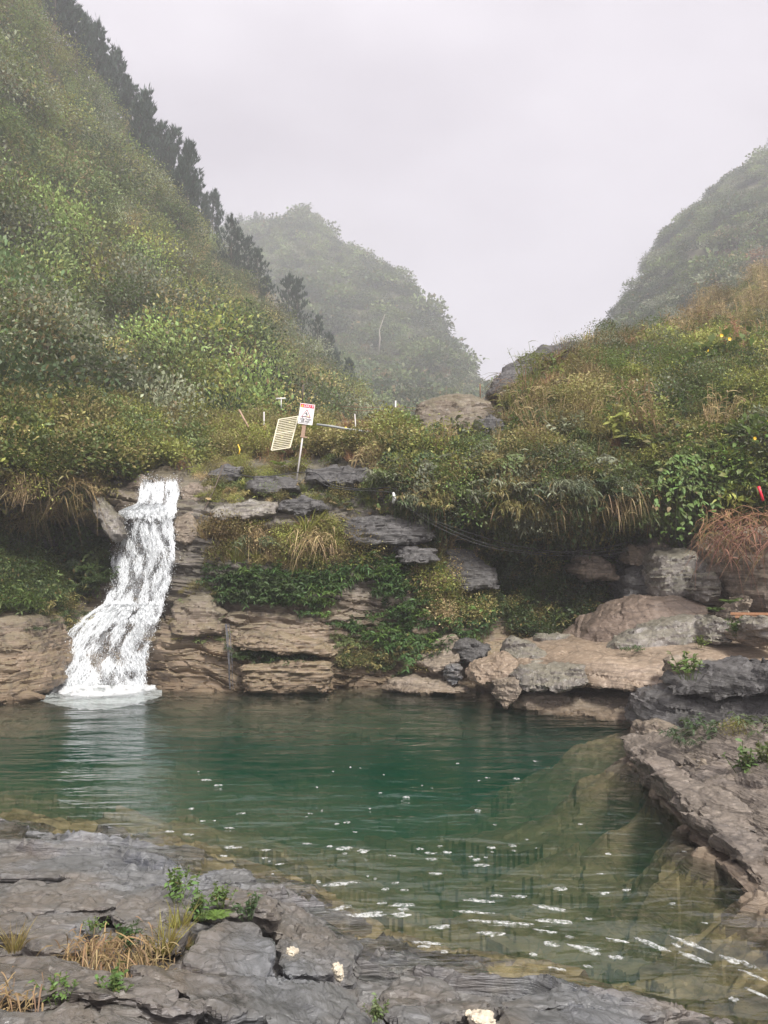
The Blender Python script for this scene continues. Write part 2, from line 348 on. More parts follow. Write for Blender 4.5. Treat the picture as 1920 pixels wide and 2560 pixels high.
def near_z(X, Y):
    Z = ZF(np.stack([X, Y], -1)); p3 = np.stack([X, Y, X * 0], -1)
    Z = Z + 0.04 * fbm(p3 * 0.9, 4) + 0.035 * facets(p3 * np.array([1.5, 2.6, 1]), 3.0) + 0.012 * facets(p3 * np.array([5, 8, 1]), 4.0)
    uw = sstep(-0.15, -0.6, Z); Z = Z + uw * (0.26 * facets(p3 * np.array([0.55, 0.75, 1]) + 0.2 * fbm(p3, 2)[..., None], 5.0) + 0.10 * facets(p3 * 1.7, 6.0))
    land = sstep(-1.0, -0.05, Z)
    Z = Z - 0.21 * sstep(0.08, 0.3, Z) * (Y < 8) - 0.25 * sstep(0.0, 0.35, Z) * (X > 3.2) * (Y > 6)
    # beds dip towards the water; their broken edges face the viewer
    for la, am, sd in ((0.95, 0.17, 0.0), (0.34, 0.07, 4.0), (0.13, 0.022, 8.0)):
        s = (Y + 0.28 * X + 0.75 * la * fbm(p3 * np.array([0.5, 1.2, 1]) / la ** 0.6 + sd, 3)) / la
        k = np.floor(s); f = s - k
        r = hsh(k, sd) * 0.7 + 0.5 + 0.6 * perlin(np.stack([X / la * 0.45, k * 3.7, X * 0 + sd], -1))
        saw = np.where(f < 0.9, 0.5 - f / 0.9, (f - 0.9) / 0.1 - 0.5)
        Z = Z - am * land * np.clip(r, 0, 1.6) * (-saw)
    return Z
Z = near_z(X, Y)
Z = np.where((X > 2.6) & (Y > 6), np.minimum(Z, 0.12 + 0.05 * fbm(np.stack([X, Y, X * 0], -1) * 1.5, 3)), Z)
me = np_mesh('pool_bed', np.stack([X, Y, Z], -1).reshape(-1, 3), [grid_faces(NR, NC)], True, None)
fcz = Z.reshape(-1)[grid_faces(NR, NC)].mean(1)
me.materials.append(M_SLATE); me.materials.append(M_BED)
me.materials.append(M_TAN); fcx = X.reshape(-1)[grid_faces(NR, NC)].mean(1)
me.polygons.foreach_set('material_index', np.where(fcz < -0.16, 1, np.where(fcx > 2.9, 2, 0)).astype(np.int32))
me.set_sharp_from_angle(angle=math.radians(24))
tag(link('bedrock_ground', me), 'grey layered bedrock of the near bank running down under the green pool', kind='structure')

# far ground that reaches the horizon beyond the hills, under everything
gx = np.linspace(-480, 480, 60); gy = np.linspace(-40, 520, 60)
GX, GY = np.meshgrid(gx, gy); GZ = -6 + 0 * GX
tag(link('ground', np_mesh('ground', np.stack([GX, GY, GZ], -1).reshape(-1, 3), [grid_faces(60, 60)], True, M_SOIL)), kind='structure')

# ------------------------------------------------------------------ cliff and banks round the pool: one sheet
dc = [ # (px, py, distance)
 (-260,1760,15.0),(0,1755,16.3),(80,1740,16.8),(120,1730,18.3),(250,1725,19.2),(360,1722,18.8),(400,1722,18.1),(560,1720,17.95),(700,1722,17.8),(825,1720,17.85),(850,1717,18.5),(950,1715,18.5),(1060,1718,18.1),(1150,1720,18.0),(1300,1730,18.0),(1500,1720,18.5),(1800,1720,18.5),(2200,1720,17.5),
 (-260,1640,15.4),(0,1640,16.7),(80,1620,17.2),(120,1620,18.9),(250,1620,19.8),(350,1620,19.2),(400,1620,18.3),(560,1620,18.15),(700,1620,18.1),(820,1630,18.1),(860,1620,18.6),(1000,1620,18.6),(1150,1620,18.7),(1300,1620,19.2),(1500,1620,20),(1800,1620,20),(2200,1620,18.5),
 (-260,1540,16.0),(0,1540,17.6),(80,1540,18.2),(150,1500,20.6),(250,1500,20.6),(360,1510,19.6),(430,1500,18.9),(560,1500,18.75),(700,1500,18.75),(900,1500,18.8),(1100,1500,19.1),(1300,1500,20.2),(1450,1500,20.8),(1600,1500,20.6),(1900,1500,19.6),(2200,1500,19),
 (-260,1420,17.5),(0,1420,19.8),(150,1400,21.6),(270,1400,21.2),(380,1400,20.0),(430,1400,19.3),(560,1400,19.2),(800,1400,19.2),(1000,1400,19.4),(1150,1400,20.2),(1300,1420,21.0),(1450,1420,21.4),(1600,1420,21.2),(1900,1420,19.5),
 (-260,1300,18),(0,1320,20.6),(150,1310,21.9),(280,1300,21.0),(400,1300,20.2),(440,1290,19.75),(560,1290,19.7),(800,1300,19.6),(1000,1320,20.0),(1130,1340,21.4),(1250,1365,21.9),(1400,1370,21.9),(1550,1360,21.4),(1750,1330,19.6),(1900,1300,18.6),(2200,1300,17.5),
 (-260,1180,18),(0,1210,18.7),(150,1220,19.5),(290,1230,20.7),(420,1205,20.8),(560,1205,20.9),(700,1225,20.5),(900,1260,20.3),(1000,1230,19.9),(1100,1260,19.3),(1250,1290,18.9),(1400,1290,18.7),(1550,1270,18.7),(1700,1220,18.4),(1900,1180,18.0),(2200,1150,17),
 (-260,1080,20),(0,1100,20.5),(200,1130,22),(400,1170,22.2),(560,1165,22.2),(750,1180,21.6),(900,1170,21.3),(1000,1130,21),(1150,1130,20.6),(1300,1130,20.2),(1500,1100,20.3),(1700,1080,20.0),(1900,1030,19.8),(2200,980,19),
 (-260,980,24),(0,1000,25),(250,1040,26.5),(450,1110,26),(600,1100,26),(760,1110,24.5),(900,1090,23.6),(1050,1060,23),(1200,1040,22.7),(1350,1000,22.4),(1550,960,22.8),(1750,940,23),(1920,900,23.5),(2200,850,23),
 (-260,900,29),(100,930,30),(400,1020,31),(600,1050,30),(800,1070,27),(960,1050,26),(1100,1030,25.5),(1230,985,25.2),(1310,930,25.6),(1400,885,26),(1500,857,27),(1600,845,28),(1700,855,29),(1800,850,28.5),(1920,830,28),(2200,760,27)]
dc = np.array(dc, float); DF = RBF(dc[:, :2] / 500.0, dc[:, 2])
topx = [-300, 0, 300, 450, 600, 800, 960, 1100, 1230, 1310, 1400, 1500, 1600, 1700, 1800, 1920, 2250]
topy = [890, 920, 990, 1040, 1055, 1072, 1052, 1030, 985, 930, 887, 857, 846, 856, 850, 832, 755]
NU, NV = 640, 330
pxs = np.linspace(-290, 2220, NU); tv = np.linspace(0, 1, NV)
ptop = np.interp(pxs, topx, topy); PY = 1850 + (ptop[None] - 1850) * tv[:, None]; PX = np.repeat(pxs[None], NV, 0)
def depth(px, py): return DF(np.stack([np.asarray(px, float), np.asarray(py, float)], -1) / 500.0)
CV = P(PX, PY, depth(PX, PY))
N0 = grid_normals(CV); N0 *= np.where(N0[..., 1:2] > 0, -1, 1)
rocky = sstep(1080, 1230, PY)
C2 = strata(CV, N0, 2.0, layer=0.5, amp=0.26, fb=0.12, fs=0.9)
CV = CV * (1 - rocky[..., None]) + C2 * rocky[..., None]
CV = CV + N0 * (0.25 * fbm(CV * 0.45 + 4, 4) * (1 - rocky))[..., None]
back1 = CV[-1] + np.array([0, 2.5, -0.4]); back2 = CV[-1] + np.array([0, 7, -7.0])
CF = np.concatenate([CV, back1[None], back2[None]], 0)
cl = link('cliff', np_mesh('cliff', CF.reshape(-1, 3), [grid_faces(NV + 2, NU)], True, M_CLIFF)); cl.data.set_sharp_from_angle(angle=math.radians(28))
tag(cl, 'layered brown and dark grey rock cliff round the back of the pool', kind='structure')

class Surf:
    """points that plants can stand on"""
    def __init__(s, V, N=None):
        s.V = V; n = grid_normals(V) if N is None else N; s.N = n * np.where(n[..., 2:3] * 0.6 - n[..., 1:2] < 0, -1, 1)
        a = np.zeros(V.shape[:2]); du = np.gradient(V, axis=1); dv = np.gradient(V, axis=0); a = np.linalg.norm(np.cross(du, dv), axis=-1); s.A = a
        s.px, s.py = proj(V)
    def pick(s, n, poly=None, wfun=None, rng=rs):
        w = s.A.copy()
        if poly is not None: w = w * in_poly(s.px, s.py, poly)
        if wfun is not None: w = w * wfun(s)
        w = w.ravel(); c = np.cumsum(w)
        if c[-1] <= 0: return np.zeros((0, 3)), np.zeros((0, 3))
        i = np.searchsorted(c, rng.rand(n) * c[-1]); i = np.clip(i, 0, len(w) - 1)
        st = np.sqrt(s.A.ravel()[i])[:, None]
        return s.V.reshape(-1, 3)[i] + (rng.rand(n, 3) - 0.5) * st * np.array([1, 1, 0.3]), s.N.reshape(-1, 3)[i]
    def at(s, px, py):
        d = (s.px - px) ** 2 + (s.py - py) ** 2; i = np.argmin(d); return s.V.reshape(-1, 3)[i].copy()
S_CLIFF = Surf(CV)
S_NEAR = Surf(np.stack([X, Y, Z], -1))

# ------------------------------------------------------------------ hills
def hill(name, rows, nu, nv, amp, fs, seed, label):
    V = loft([[P(*c) for c in r] if not isinstance(r, np.ndarray) else r for r in rows], nu, nv)
    n = grid_normals(V); n *= np.where(n[..., 2:3] * 0.6 - n[..., 1:2] < 0, -1, 1)
    V = V + n * (amp * fbm(V * fs + seed, 5))[..., None]
    o = link(name, np_mesh(name, V.reshape(-1, 3), [grid_faces(nv, nu)], True, M_SOIL)); tag(o, label, kind='structure')
    return Surf(V)
def behind(row, dy, dz): return np.array([P(*c) for c in row]) + np.array([0, dy, dz])
LR = [(-420,-420,60),(-200,-260,64),(-40,-120,68),(60,-10,71),(110,80,74),(170,175,77),(235,275,80),(300,370,84),(350,440,88),(410,520,92),(470,600,96),(540,665,100),(600,735,104),(660,800,107),(720,850,108),(790,900,106),(850,970,102),(890,1030,98),(930,1075,92)]
L0 = [(-420,1180,19),(-150,1170,20.5),(60,1150,22),(250,1130,25),(420,1120,27),(560,1110,29),(680,1105,32),(780,1105,37),(900,1110,45)]
L1 = [(-420,860,25),(-150,900,27),(50,900,31),(250,960,35),(420,1000,39),(560,1020,44),(680,1045,50),(780,1065,56),(910,1090,64)]
L2 = [(-420,420,37),(-150,500,41),(30,560,46),(200,640,51),(350,740,57),(500,830,63),(620,900,69),(740,970,75),(880,1060,80)]
L3 = [(-420,-20,49),(-180,100,53),(0,220,58),(130,330,63),(260,460,69),(380,570,77),(480,690,83),(620,810,90),(740,910,94),(870,1030,92)]
LR = [(a - 16, b, c) for a, b, c in LR]
S_LEFT = hill('left_hillside', [L0, L1, L2, L3, LR, behind(LR, 10, -3), behind(LR, 30, -25)], 240, 220, 2.6, 0.12, 3.0, 'steep scrub covered hillside rising on the left above the waterfall')
MR = [(300,620,330),(420,600,320),(520,590,310),(600,582,300),(680,570,292),(760,552,288),(800,575,284),(850,632,276),(900,662,268),(960,690,262),(1010,738,254),(1040,790,246),(1085,850,238),(1130,905,230),(1165,955,222),(1195,1000,215),(1260,1060,205)]
M0 = [(300,1100,130),(600,1095,128),(760,1090,125),(900,1080,122),(1020,1070,120),(1120,1065,120),(1300,1060,125)]
M1 = [(300,900,215),(560,860,210),(760,860,200),(900,900,190),(1020,960,180),(1110,1010,170),(1280,1062,160)]
S_MID = hill('far_middle_hill', [M0, M1, MR, behind(MR, 30, -8), behind(MR, 120, -90)], 170, 120, 3.0, 0.03, 8.0, 'hazy scrub covered hill in the middle distance')
RR = [(1520,930,150),(1535,880,152),(1552,830,155),(1575,765,160),(1620,705,165),(1680,625,170),(1740,555,176),(1810,485,182),(1870,435,188),(1930,395,194),(2060,300,205),(2250,170,220)]
R0 = [(1500,960,85),(1580,950,84),(1680,930,83),(1780,900,82),(1900,870,82),(2050,840,80),(2250,820,78)]
R1 = [(1512,940,120),(1560,880,118),(1640,820,116),(1750,740,118),(1860,660,122),(2030,540,128),(2250,400,135)]
S_RIGHT = hill('far_right_hill', [R0, R1, RR, behind(RR, 20, -8), behind(RR, 80, -80)], 130, 110, 2.2, 0.045, 12.0, 'hazy blue green hill rising on the far right')
T0 = [(1560,900,34),(1640,885,34),(1740,870,34),(1850,860,33),(1980,840,32),(2220,800,31)]
T1 = [(1620,880,39),(1690,850,40),(1770,815,41),(1850,785,41),(1980,760,40),(2220,720,38)]
T2 = [(1680,868,46),(1740,815,49),(1800,768,51),(1860,735,52),(1930,695,53),(2060,640,54),(2240,580,54)]
S_TERR = hill('right_terrace_slope', [T0, T1, T2, behind(T2, 8, -3), behind(T2, 25, -25)], 90, 70, 0.35, 0.3, 16.0, 'dry maize terrace below the far right hill')

# ------------------------------------------------------------------ water
t = NT('pool_water'); g = t.n('ShaderNodeNewGeometry'); pos = g.outputs['Position']
n1 = t.noise(t.map(pos, (0.9, 3.4, 1), (0, 0, 0.12)), 1.0, 3, 0.5, 0.4); n2 = t.noise(t.map(pos, (2.6, 9.0, 1), (0, 0, -0.2)), 1.0, 3, 0.55, 0.3)
n3 = t.noise(t.map(pos, (0.22, 0.5, 1)), 1.0, 2, 0.5)
h = t.math('ADD', t.math('MULTIPLY', n1, 1.0), t.math('MULTIPLY', n2, 0.3))
nr = t.bump(h, t.ramp(n3, [(0.35, 0.2), (0.65, 0.55)]), 0.12)
fr = t.n('ShaderNodeFresnel', {'IOR': 1.5, 'Normal': nr})
gl = t.n('ShaderNodeBsdfGlossy', {'Color': (1, 1, 1, 1), 'Roughness': 0.03, 'Normal': nr}); tr = t.n('ShaderNodeBsdfTransparent', {'Color': (0.97, 0.99, 0.98, 1)})
mx = t.n('ShaderNodeMixShader', {0: fr}); t.t.links.new(tr.outputs[0], mx.inputs[1]); t.t.links.new(gl.outputs[0], mx.inputs[2])
M_WATER = t.surf(mx)
vol = t.n('ShaderNodeVolumePrincipled', {'Color': (0.018, 0.35, 0.22, 1), 'Density': 0.22, 'Anisotropy': 0.3})
t.t.links.new(vol.outputs[0], t.out.inputs['Volume'])
wu = np.linspace(-0.85, 0.8, 260); wy = 2.2 * (20.6 / 2.2) ** np.linspace(0, 1, 330)
WX = wu[None] * (wy[:, None] + 1.5); WY = np.repeat(wy[:, None], 260, 1)
q = np.stack([WX, WY, WX * 0], -1)
fx, fy = -6.6, 18.4
rr_ = np.hypot(WX - fx, WY - fy)
WZ = 0.012 * fbm(q * np.array([0.55, 1.9, 1]), 3) + 0.02 * np.sin(rr_ * 5.5 + 1.5 * fbm(q * 0.8, 2)) * np.exp(-rr_ / 4.0)
lo = sstep(8.0, 5.0, WY) * sstep(-1.0, 1.5, WX)
sdir = WX * 0.42 + WY * 0.95
WZ += lo * 0.022 * (np.sin(sdir * 9 + 2.2 * fbm(q * np.array([0.6, 0.9, 1]), 3)) + 0.7 * fbm(q * np.array([1.2, 5, 1]), 3))
nb = 330 * 260
Vt = np.stack([WX, WY, WZ], -1).reshape(-1, 3); ring = np.concatenate([np.arange(260), np.arange(1, 330) * 260 + 259, 329 * 260 + np.arange(258, -1, -1), np.arange(328, 0, -1) * 260])
Vb = Vt[ring].copy(); Vb[:, 2] = -5.5; m = len(ring); a = np.arange(m); b2 = (a + 1) % m
sides = np.stack([ring[a], nb + a, nb + b2, ring[b2]], 1)
Vc = np.array([[0, 10, -5.5]]); bot = np.stack([nb + b2, nb + a, np.full(m, nb + m)], 1)
wo = link('water', np_mesh('water', np.concatenate([Vt, Vb, Vc]), [grid_faces(330, 260), sides, bot], True, M_WATER)); tag(wo, 'still green pool water with ripples', kind='structure')
# ------------------------------------------------------------------ loose rocks, slabs and ledges: every one a thing
SHORT = {'slate': M_SLATE, 'brown': M_BROWN, 'grey': M_GREY, 'dark': M_DARK, 'tan': M_TAN, 'cliff': M_CLIFF, 'red': M_RED, 'darktan': M_DTAN, 'stri': M_STRI}
def jag(R, seed, amp):
    """break straight outline edges into an uneven edge"""
    n = len(R); out = []
    for i in range(n):
        a, b = R[i], R[(i + 1) % n]; ln = np.linalg.norm(b - a)
        for k in range(4): out.append(a + (b - a) * k / 4.0)
    out = np.array(out); c = out.mean(0); d = out - c
    q = out * (0.9 / max(amp * 4, 0.05)) + seed
    return c + d * (1 + (amp / (np.linalg.norm(d, axis=1, keepdims=True) + 1e-6)) * (1.2 * perlin(q) + 0.8 * (hsh(np.arange(len(out)), seed) - 0.5))[:, None])
def solid(rings):
    """closed solid through rings of equal length, ends capped"""
    n = len(rings[0]); V = np.concatenate(rings); bm = bmesh.new(); vs_ = [bm.verts.new(v) for v in V]
    for r in range(len(rings) - 1):
        for i in range(n):
            j = (i + 1) % n; bm.faces.new([vs_[r * n + i], vs_[r * n + j], vs_[(r + 1) * n + j], vs_[(r + 1) * n + i]])
    bm.faces.new(vs_[:n][::-1]); bm.faces.new(vs_[-n:])
    bmesh.ops.triangulate(bm, faces=bm.faces); bmesh.ops.recalc_face_normals(bm, faces=bm.faces)
    me = bpy.data.meshes.new('tmp'); bm.to_mesh(me); bm.free(); return me
def smooth_np(V, E, it, k=0.5):
    n = len(V); deg = np.bincount(E.ravel(), minlength=n)[:, None].astype(float)
    for _ in range(it):
        S = np.stack([np.bincount(E[:, 0], V[E[:, 1], c], n) + np.bincount(E[:, 1], V[E[:, 0], c], n) for c in range(3)], 1)
        V = V + k * (S / np.maximum(deg, 1) - V)
    return V
def finish_rock(name, me0, vox, mat, seed, it, label, kw, group=None, cat='rock'):
    o = bpy.data.objects.new('tmp', me0); COL.objects.link(o)
    m = o.modifiers.new('r', 'REMESH'); m.mode = 'VOXEL'; m.voxel_size = vox
    dg = bpy.context.evaluated_depsgraph_get(); me = bpy.data.meshes.new_from_object(o.evaluated_get(dg))
    bpy.data.objects.remove(o); bpy.data.meshes.remove(me0)
    n = len(me.vertices); V = np.empty(n * 3); me.vertices.foreach_get('co', V); V = V.reshape(-1, 3)
    E = np.empty(len(me.edges) * 2, np.int32); me.edges.foreach_get('vertices', E); E = E.reshape(-1, 2)
    V = smooth_np(V, E, max(1, int(it * 0.4))); me.vertices.foreach_set('co', V.ravel().astype(np.float32)); me.update()
    Nn = np.empty(n * 3, np.float32); me.vertex_normals.foreach_get('vector', Nn); Nn = Nn.reshape(-1, 3).astype(float)
    V = strata(V, Nn, seed, **kw)
    c = np.array([V[:, 0].mean(), V[:, 1].mean(), V[:, 2].min()])
    me.vertices.foreach_set('co', (V - c).ravel().astype(np.float32)); me.update()
    me.polygons.foreach_set('use_smooth', np.ones(len(me.polygons), bool))
    me.set_sharp_from_angle(angle=math.radians(22))
    me.materials.clear(); me.materials.append(mat); me.name = name
    o = link(name, me, None, c); tag(o, label, cat, group, 'thing'); return o
def face_rock(name, label, outline, back, mat, vox=0.06, it=3, seed=1.0, shrink=0.8, lift=0.0, bulge=0.15, **kw):
    """outline of the face towards us (px, py, distance), carried back by 'back' metres"""
    R = jag(np.array([P(*c) for c in outline]), seed, 0.10 if it < 7 else 0.05); c = R.mean(0)
    fr = c + (R - c) * 0.8 + np.array([0, -bulge, 0])
    mid = R + np.array([0, back * 0.35, lift * 0.5]); bk = c + (R - c) * shrink + np.array([0, back, lift])
    d = dict(layer=0.18, amp=0.08, fb=0.055, fs=1.8); d.update(kw)
    return finish_rock(name, solid([fr, R, mid, bk]), vox, SHORT[mat], seed, it, label, d)
def slab_rock(name, label, outline, thick, mat, vox=0.03, it=4, seed=1.0, under=0.85, **kw):
    """outline of the upper surface (px, py, height), carried down by 'thick' metres"""
    R = jag(np.array([G(*c) for c in outline]), seed, 0.05); c = R.mean(0)
    top = c + (R - c) * 0.93 + np.array([0, 0, 0.012]); bot = c + (R - c) * under + np.array([0, 0.06, -thick])
    d = dict(layer=0.09, amp=0.018, fb=0.02, fs=2.2); d.update(kw)
    return finish_rock(name, solid([top, R, bot]), vox, SHORT[mat], seed, it, label, d)

# ---- right bank: the great slabs and boulders
face_rock('flat_rock', 'huge flat pinkish brown slab jutting into the pool on the right',
    [(1280,1700,16.2),(1330,1672,15.9),(1480,1655,15.4),(1600,1662,14.9),(1780,1640,14.6),(1980,1650,14.0),(2000,1700,13.6),(1750,1715,14.2),(1600,1722,14.6),(1480,1730,15.0),(1330,1722,15.9)], 3.6, 'brown', 0.05, 3, 3.0, 0.95, 0.22, 0.1, layer=0.22, amp=0.06, fb=0.035, fs=1.2, b=(0.05, -0.06, 1), top=0.12)
face_rock('rock_ledge', 'shadowed undercut rock ledge below the huge slab at the waterline',
    [(1265,1748,15.9),(1290,1728,16.0),(1400,1735,15.7),(1620,1740,15.2),(1760,1730,14.9),(1760,1825,13.9),(1620,1812,14.4),(1500,1804,14.8),(1380,1794,15.3),(1290,1775,15.8)], 2.2, 'tan', 0.06, 5, 7.0, 0.95, 0.0, 0.1, layer=0.3, amp=0.14, b=(0.15, 0.0, 1))
face_rock('rock_ledge', 'rounded grey nose of rock at the left end of the huge slab',
    [(1285,1700,15.7),(1310,1672,15.7),(1420,1662,15.3),(1475,1665,15.1),(1480,1712,14.9),(1400,1728,15.1),(1310,1726,15.5)], 1.4, 'grey', 0.05, 6, 9.0, 0.9, 0.0, 0.12)
face_rock('flat_rock', 'tilted brown rock slab leaning up behind the flat slab on the right',
    [(1405,1640,18.2),(1480,1575,18.0),(1560,1525,17.8),(1640,1497,17.6),(1720,1500,17.4),(1770,1520,17.2),(1770,1590,16.6),(1700,1612,16.4),(1560,1620,16.8),(1470,1640,17.4)], 1.6, 'red', 0.05, 4, 5.0, 0.9, 0.15, 0.05, layer=0.3, amp=0.035, fb=0.035, fs=1.0, b=(0.5, -0.4, 0.8), top=0.2)
face_rock('flat_rock', 'grey flank of rock in front of the tilted brown slab',
    [(1520,1625,16.6),(1580,1580,16.5),(1680,1545,16.3),(1760,1535,16.0),(1780,1580,15.8),(1740,1612,15.8),(1640,1635,16.0),(1560,1640,16.3)], 0.8, 'grey', 0.05, 6, 15.0, 0.9, 0.0, 0.1, layer=0.2, amp=0.04)
face_rock('boulder', 'large square grey boulder with pale lichen above the tilted slab',
    [(1632,1460,18.6),(1630,1410,18.6),(1650,1382,18.6),(1730,1375,18.4),(1780,1395,18.2),(1790,1450,18.1),(1770,1500,18.0),(1690,1505,18.2),(1640,1495,18.5)], 1.8, 'grey', 0.05, 5, 21.0, 0.85, 0.1, 0.3, layer=0.4, amp=0.05)
face_rock('boulder', 'small round pale lichened boulder wedged between larger boulders',
    [(1735,1465,17.5),(1750,1435,17.4),(1785,1430,17.3),(1808,1460,17.2),(1800,1495,17.2),(1765,1508,17.3),(1740,1495,17.5)], 0.9, 'grey', 0.04, 8, 23.0, 0.7, 0.0, 0.25)
face_rock('boulder', 'big brown mossy boulder half hidden by hanging dead grass at right edge',
    [(1790,1380,17.2),(1850,1335,16.8),(1960,1320,16.2),(2080,1360,15.6),(2080,1500,15.5),(1960,1540,15.9),(1880,1535,16.4),(1820,1480,17.0)], 2.4, 'tan', 0.07, 8, 25.0, 0.8, 0.2, 0.4, layer=0.5, amp=0.06)
face_rock('boulder', 'pale wedge of layered stone lying under the hanging leaves',
    [(1560,1400,19.6),(1580,1362,19.6),(1660,1343,19.4),(1680,1350,19.3),(1655,1395,19.2),(1600,1412,19.4)], 1.0, 'tan', 0.05, 4, 27.0, 0.8, 0.0, 0.05, b=(0.7, 0, 0.7))
face_rock('boulder', 'dark layered boulder left of the square lichened one',
    [(1555,1490,19.4),(1560,1430,19.6),(1600,1408,19.5),(1650,1400,19.2),(1655,1480,18.9),(1640,1510,18.8),(1580,1515,19.1)], 1.6, 'dark', 0.06, 5, 29.0, 0.85, 0.0, 0.15, layer=0.25, amp=0.08)
face_rock('boulder', 'brown boulder with mossy top among the creepers left of the pale wedge',
    [(1430,1430,20.2),(1440,1385,20.3),(1480,1375,20.2),(1540,1420,19.9),(1550,1450,19.7),(1480,1455,19.9)], 1.2, 'tan', 0.06, 6, 31.0)
face_rock('boulder', 'sharp edged tan stone beside the wooden plank',
    [(1800,1560,16.2),(1830,1520,16.2),(1868,1485,16.0),(1880,1500,15.9),(1878,1535,15.8),(1840,1560,16.0)], 0.7, 'tan', 0.04, 4, 33.0)
face_rock('boulder', 'rounded grey boulder with pale lichen below the sharp edged tan stone',
    [(1750,1590,15.6),(1765,1560,15.6),(1800,1545,15.5),(1835,1555,15.4),(1845,1585,15.3),(1820,1610,15.3),(1770,1612,15.5)], 0.9, 'grey', 0.04, 8, 35.0)
face_rock('boulder', 'smooth brown boulder under the wooden plank',
    [(1840,1600,14.9),(1850,1565,14.9),(1890,1558,14.7),(1925,1570,14.6),(1930,1610,14.5),(1880,1612,14.7)], 0.8, 'tan', 0.04, 8, 37.0)
face_rock('boulder', 'pale rounded boulder at the right edge beside the plank',
    [(1880,1560,14.3),(1905,1540,14.2),(1960,1540,14.0),(1990,1580,13.9),(1960,1610,14.0),(1900,1600,14.2)], 0.8, 'grey', 0.04, 8, 39.0)
face_rock('boulder', 'long grey wedge boulder leaning among the debris by the pool corner',
    [(1255,1660,17.2),(1258,1615,17.4),(1280,1588,17.4),(1330,1610,17.0),(1395,1650,16.5),(1360,1672,16.4),(1300,1672,16.7)], 0.9, 'grey', 0.04, 4, 41.0, layer=0.3, amp=0.03)
face_rock('boulder', 'stack of thin pale layers behind the long grey wedge boulder',
    [(1335,1625,18.4),(1340,1590,18.5),(1400,1585,18.4),(1430,1600,18.2),(1425,1625,18.0),(1380,1645,18.0)], 0.8, 'grey', 0.04, 3, 43.0, layer=0.15, amp=0.07)
face_rock('boulder', 'reddish banded stone at the pool corner with its flat side up',
    [(1172,1690,16.9),(1195,1660,16.9),(1250,1635,16.8),(1300,1650,16.5),(1300,1680,16.3),(1240,1715,16.3),(1190,1712,16.6)], 0.7, 'brown', 0.04, 3, 45.0, layer=0.16, amp=0.05, b=(0.3, -0.3, 0.9))
face_rock('boulder', 'bluish grey angular stone standing left of the reddish banded stone',
    [(1118,1700,17.5),(1115,1670,17.5),(1135,1655,17.4),(1155,1670,17.3),(1158,1700,17.2),(1138,1712,17.3)], 0.5, 'slate', 0.03, 3, 47.0)
face_rock('boulder', 'dark wet boulder behind the bluish grey angular stone',
    [(1140,1645,18.0),(1150,1610,18.1),(1190,1600,18.0),(1225,1620,17.8),(1220,1650,17.6),(1180,1662,17.7)], 0.8, 'dark', 0.04, 4, 49.0)
face_rock('boulder', 'small rounded tan rock poking out of the water by the slab nose',
    [(1225,1745,16.0),(1240,1710,16.0),(1290,1690,15.8),(1318,1715,15.5),(1300,1745,15.5),(1260,1758,15.7)], 0.8, 'tan', 0.04, 6, 51.0)
face_rock('boulder', 'low pale flat stones at the waterline right of the tan cliff foot',
    [(960,1725,17.8),(975,1700,17.9),(1040,1690,17.9),(1110,1705,17.6),(1180,1718,17.2),(1180,1735,17.0),(1060,1733,17.4)], 0.6, 'tan', 0.04, 3, 53.0)
face_rock('boulder', 'pale blocks of stone between slab and striated dark rock',
    [(1690,1700,13.5),(1695,1665,13.5),(1760,1650,13.3),(1850,1662,12.9),(1850,1690,12.7),(1770,1700,13.0)], 0.9, 'tan', 0.04, 4, 55.0)
# dark striated rock at right
face_rock('rock_outcrop', 'long black striated outcrop running down to the pool on the right',
    [(1615,1835,13.0),(1618,1790,13.1),(1650,1750,13.1),(1760,1735,12.6),(1960,1740,11.6),(1990,1800,11.2),(1800,1830,12.0),(1660,1850,12.8)], 1.6, 'dark', 0.05, 4, 57.0, layer=0.2, amp=0.10, b=(-0.2, 0, 1))
face_rock('rock_outcrop', 'upper black striated outcrop above the leafy gap on the right bank',
    [(1700,1740,12.7),(1720,1715,12.7),(1830,1685,12.2),(1990,1655,11.4),(2030,1700,11.1),(1960,1740,11.3),(1800,1748,12.2)], 1.6, 'dark', 0.05, 4, 59.0, layer=0.2, amp=0.11, b=(-0.28, 0, 1))
face_rock('rock_outcrop', 'knobbly brown foot of the black outcrop standing in the water',
    [(1608,1865,12.5),(1612,1830,12.6),(1650,1815,12.5),(1700,1830,12.2),(1710,1868,11.9),(1660,1885,12.0),(1625,1882,12.3)], 0.8, 'tan', 0.04, 5, 61.0, amp=0.07)
face_rock('rock_ledge', 'grey layered ledge below the dark leafed bushes on the right bank',
    [(1575,1905,11.4),(1590,1880,11.5),(1680,1862,11.2),(1830,1850,10.5),(2000,1830,9.9),(2020,1880,9.6),(1880,1905,10.0),(1740,1912,10.6),(1640,1918,11.0)], 1.1, 'stri', 0.04, 3, 63.0, layer=0.14, amp=0.08, b=(-0.12, 0, 1))
face_rock('rock_ledge', 'swirled silver grey rock face on the right shore',
    [(1705,2030,9.3),(1720,1990,9.4),(1790,1960,9.3),(1960,1945,8.7),(2020,1990,8.4),(2000,2080,8.0),(1850,2085,8.4),(1760,2070,8.8)], 1.2, 'stri', 0.04, 4, 65.0, layer=0.2, amp=0.07, b=(-0.15, 0.2, 1))
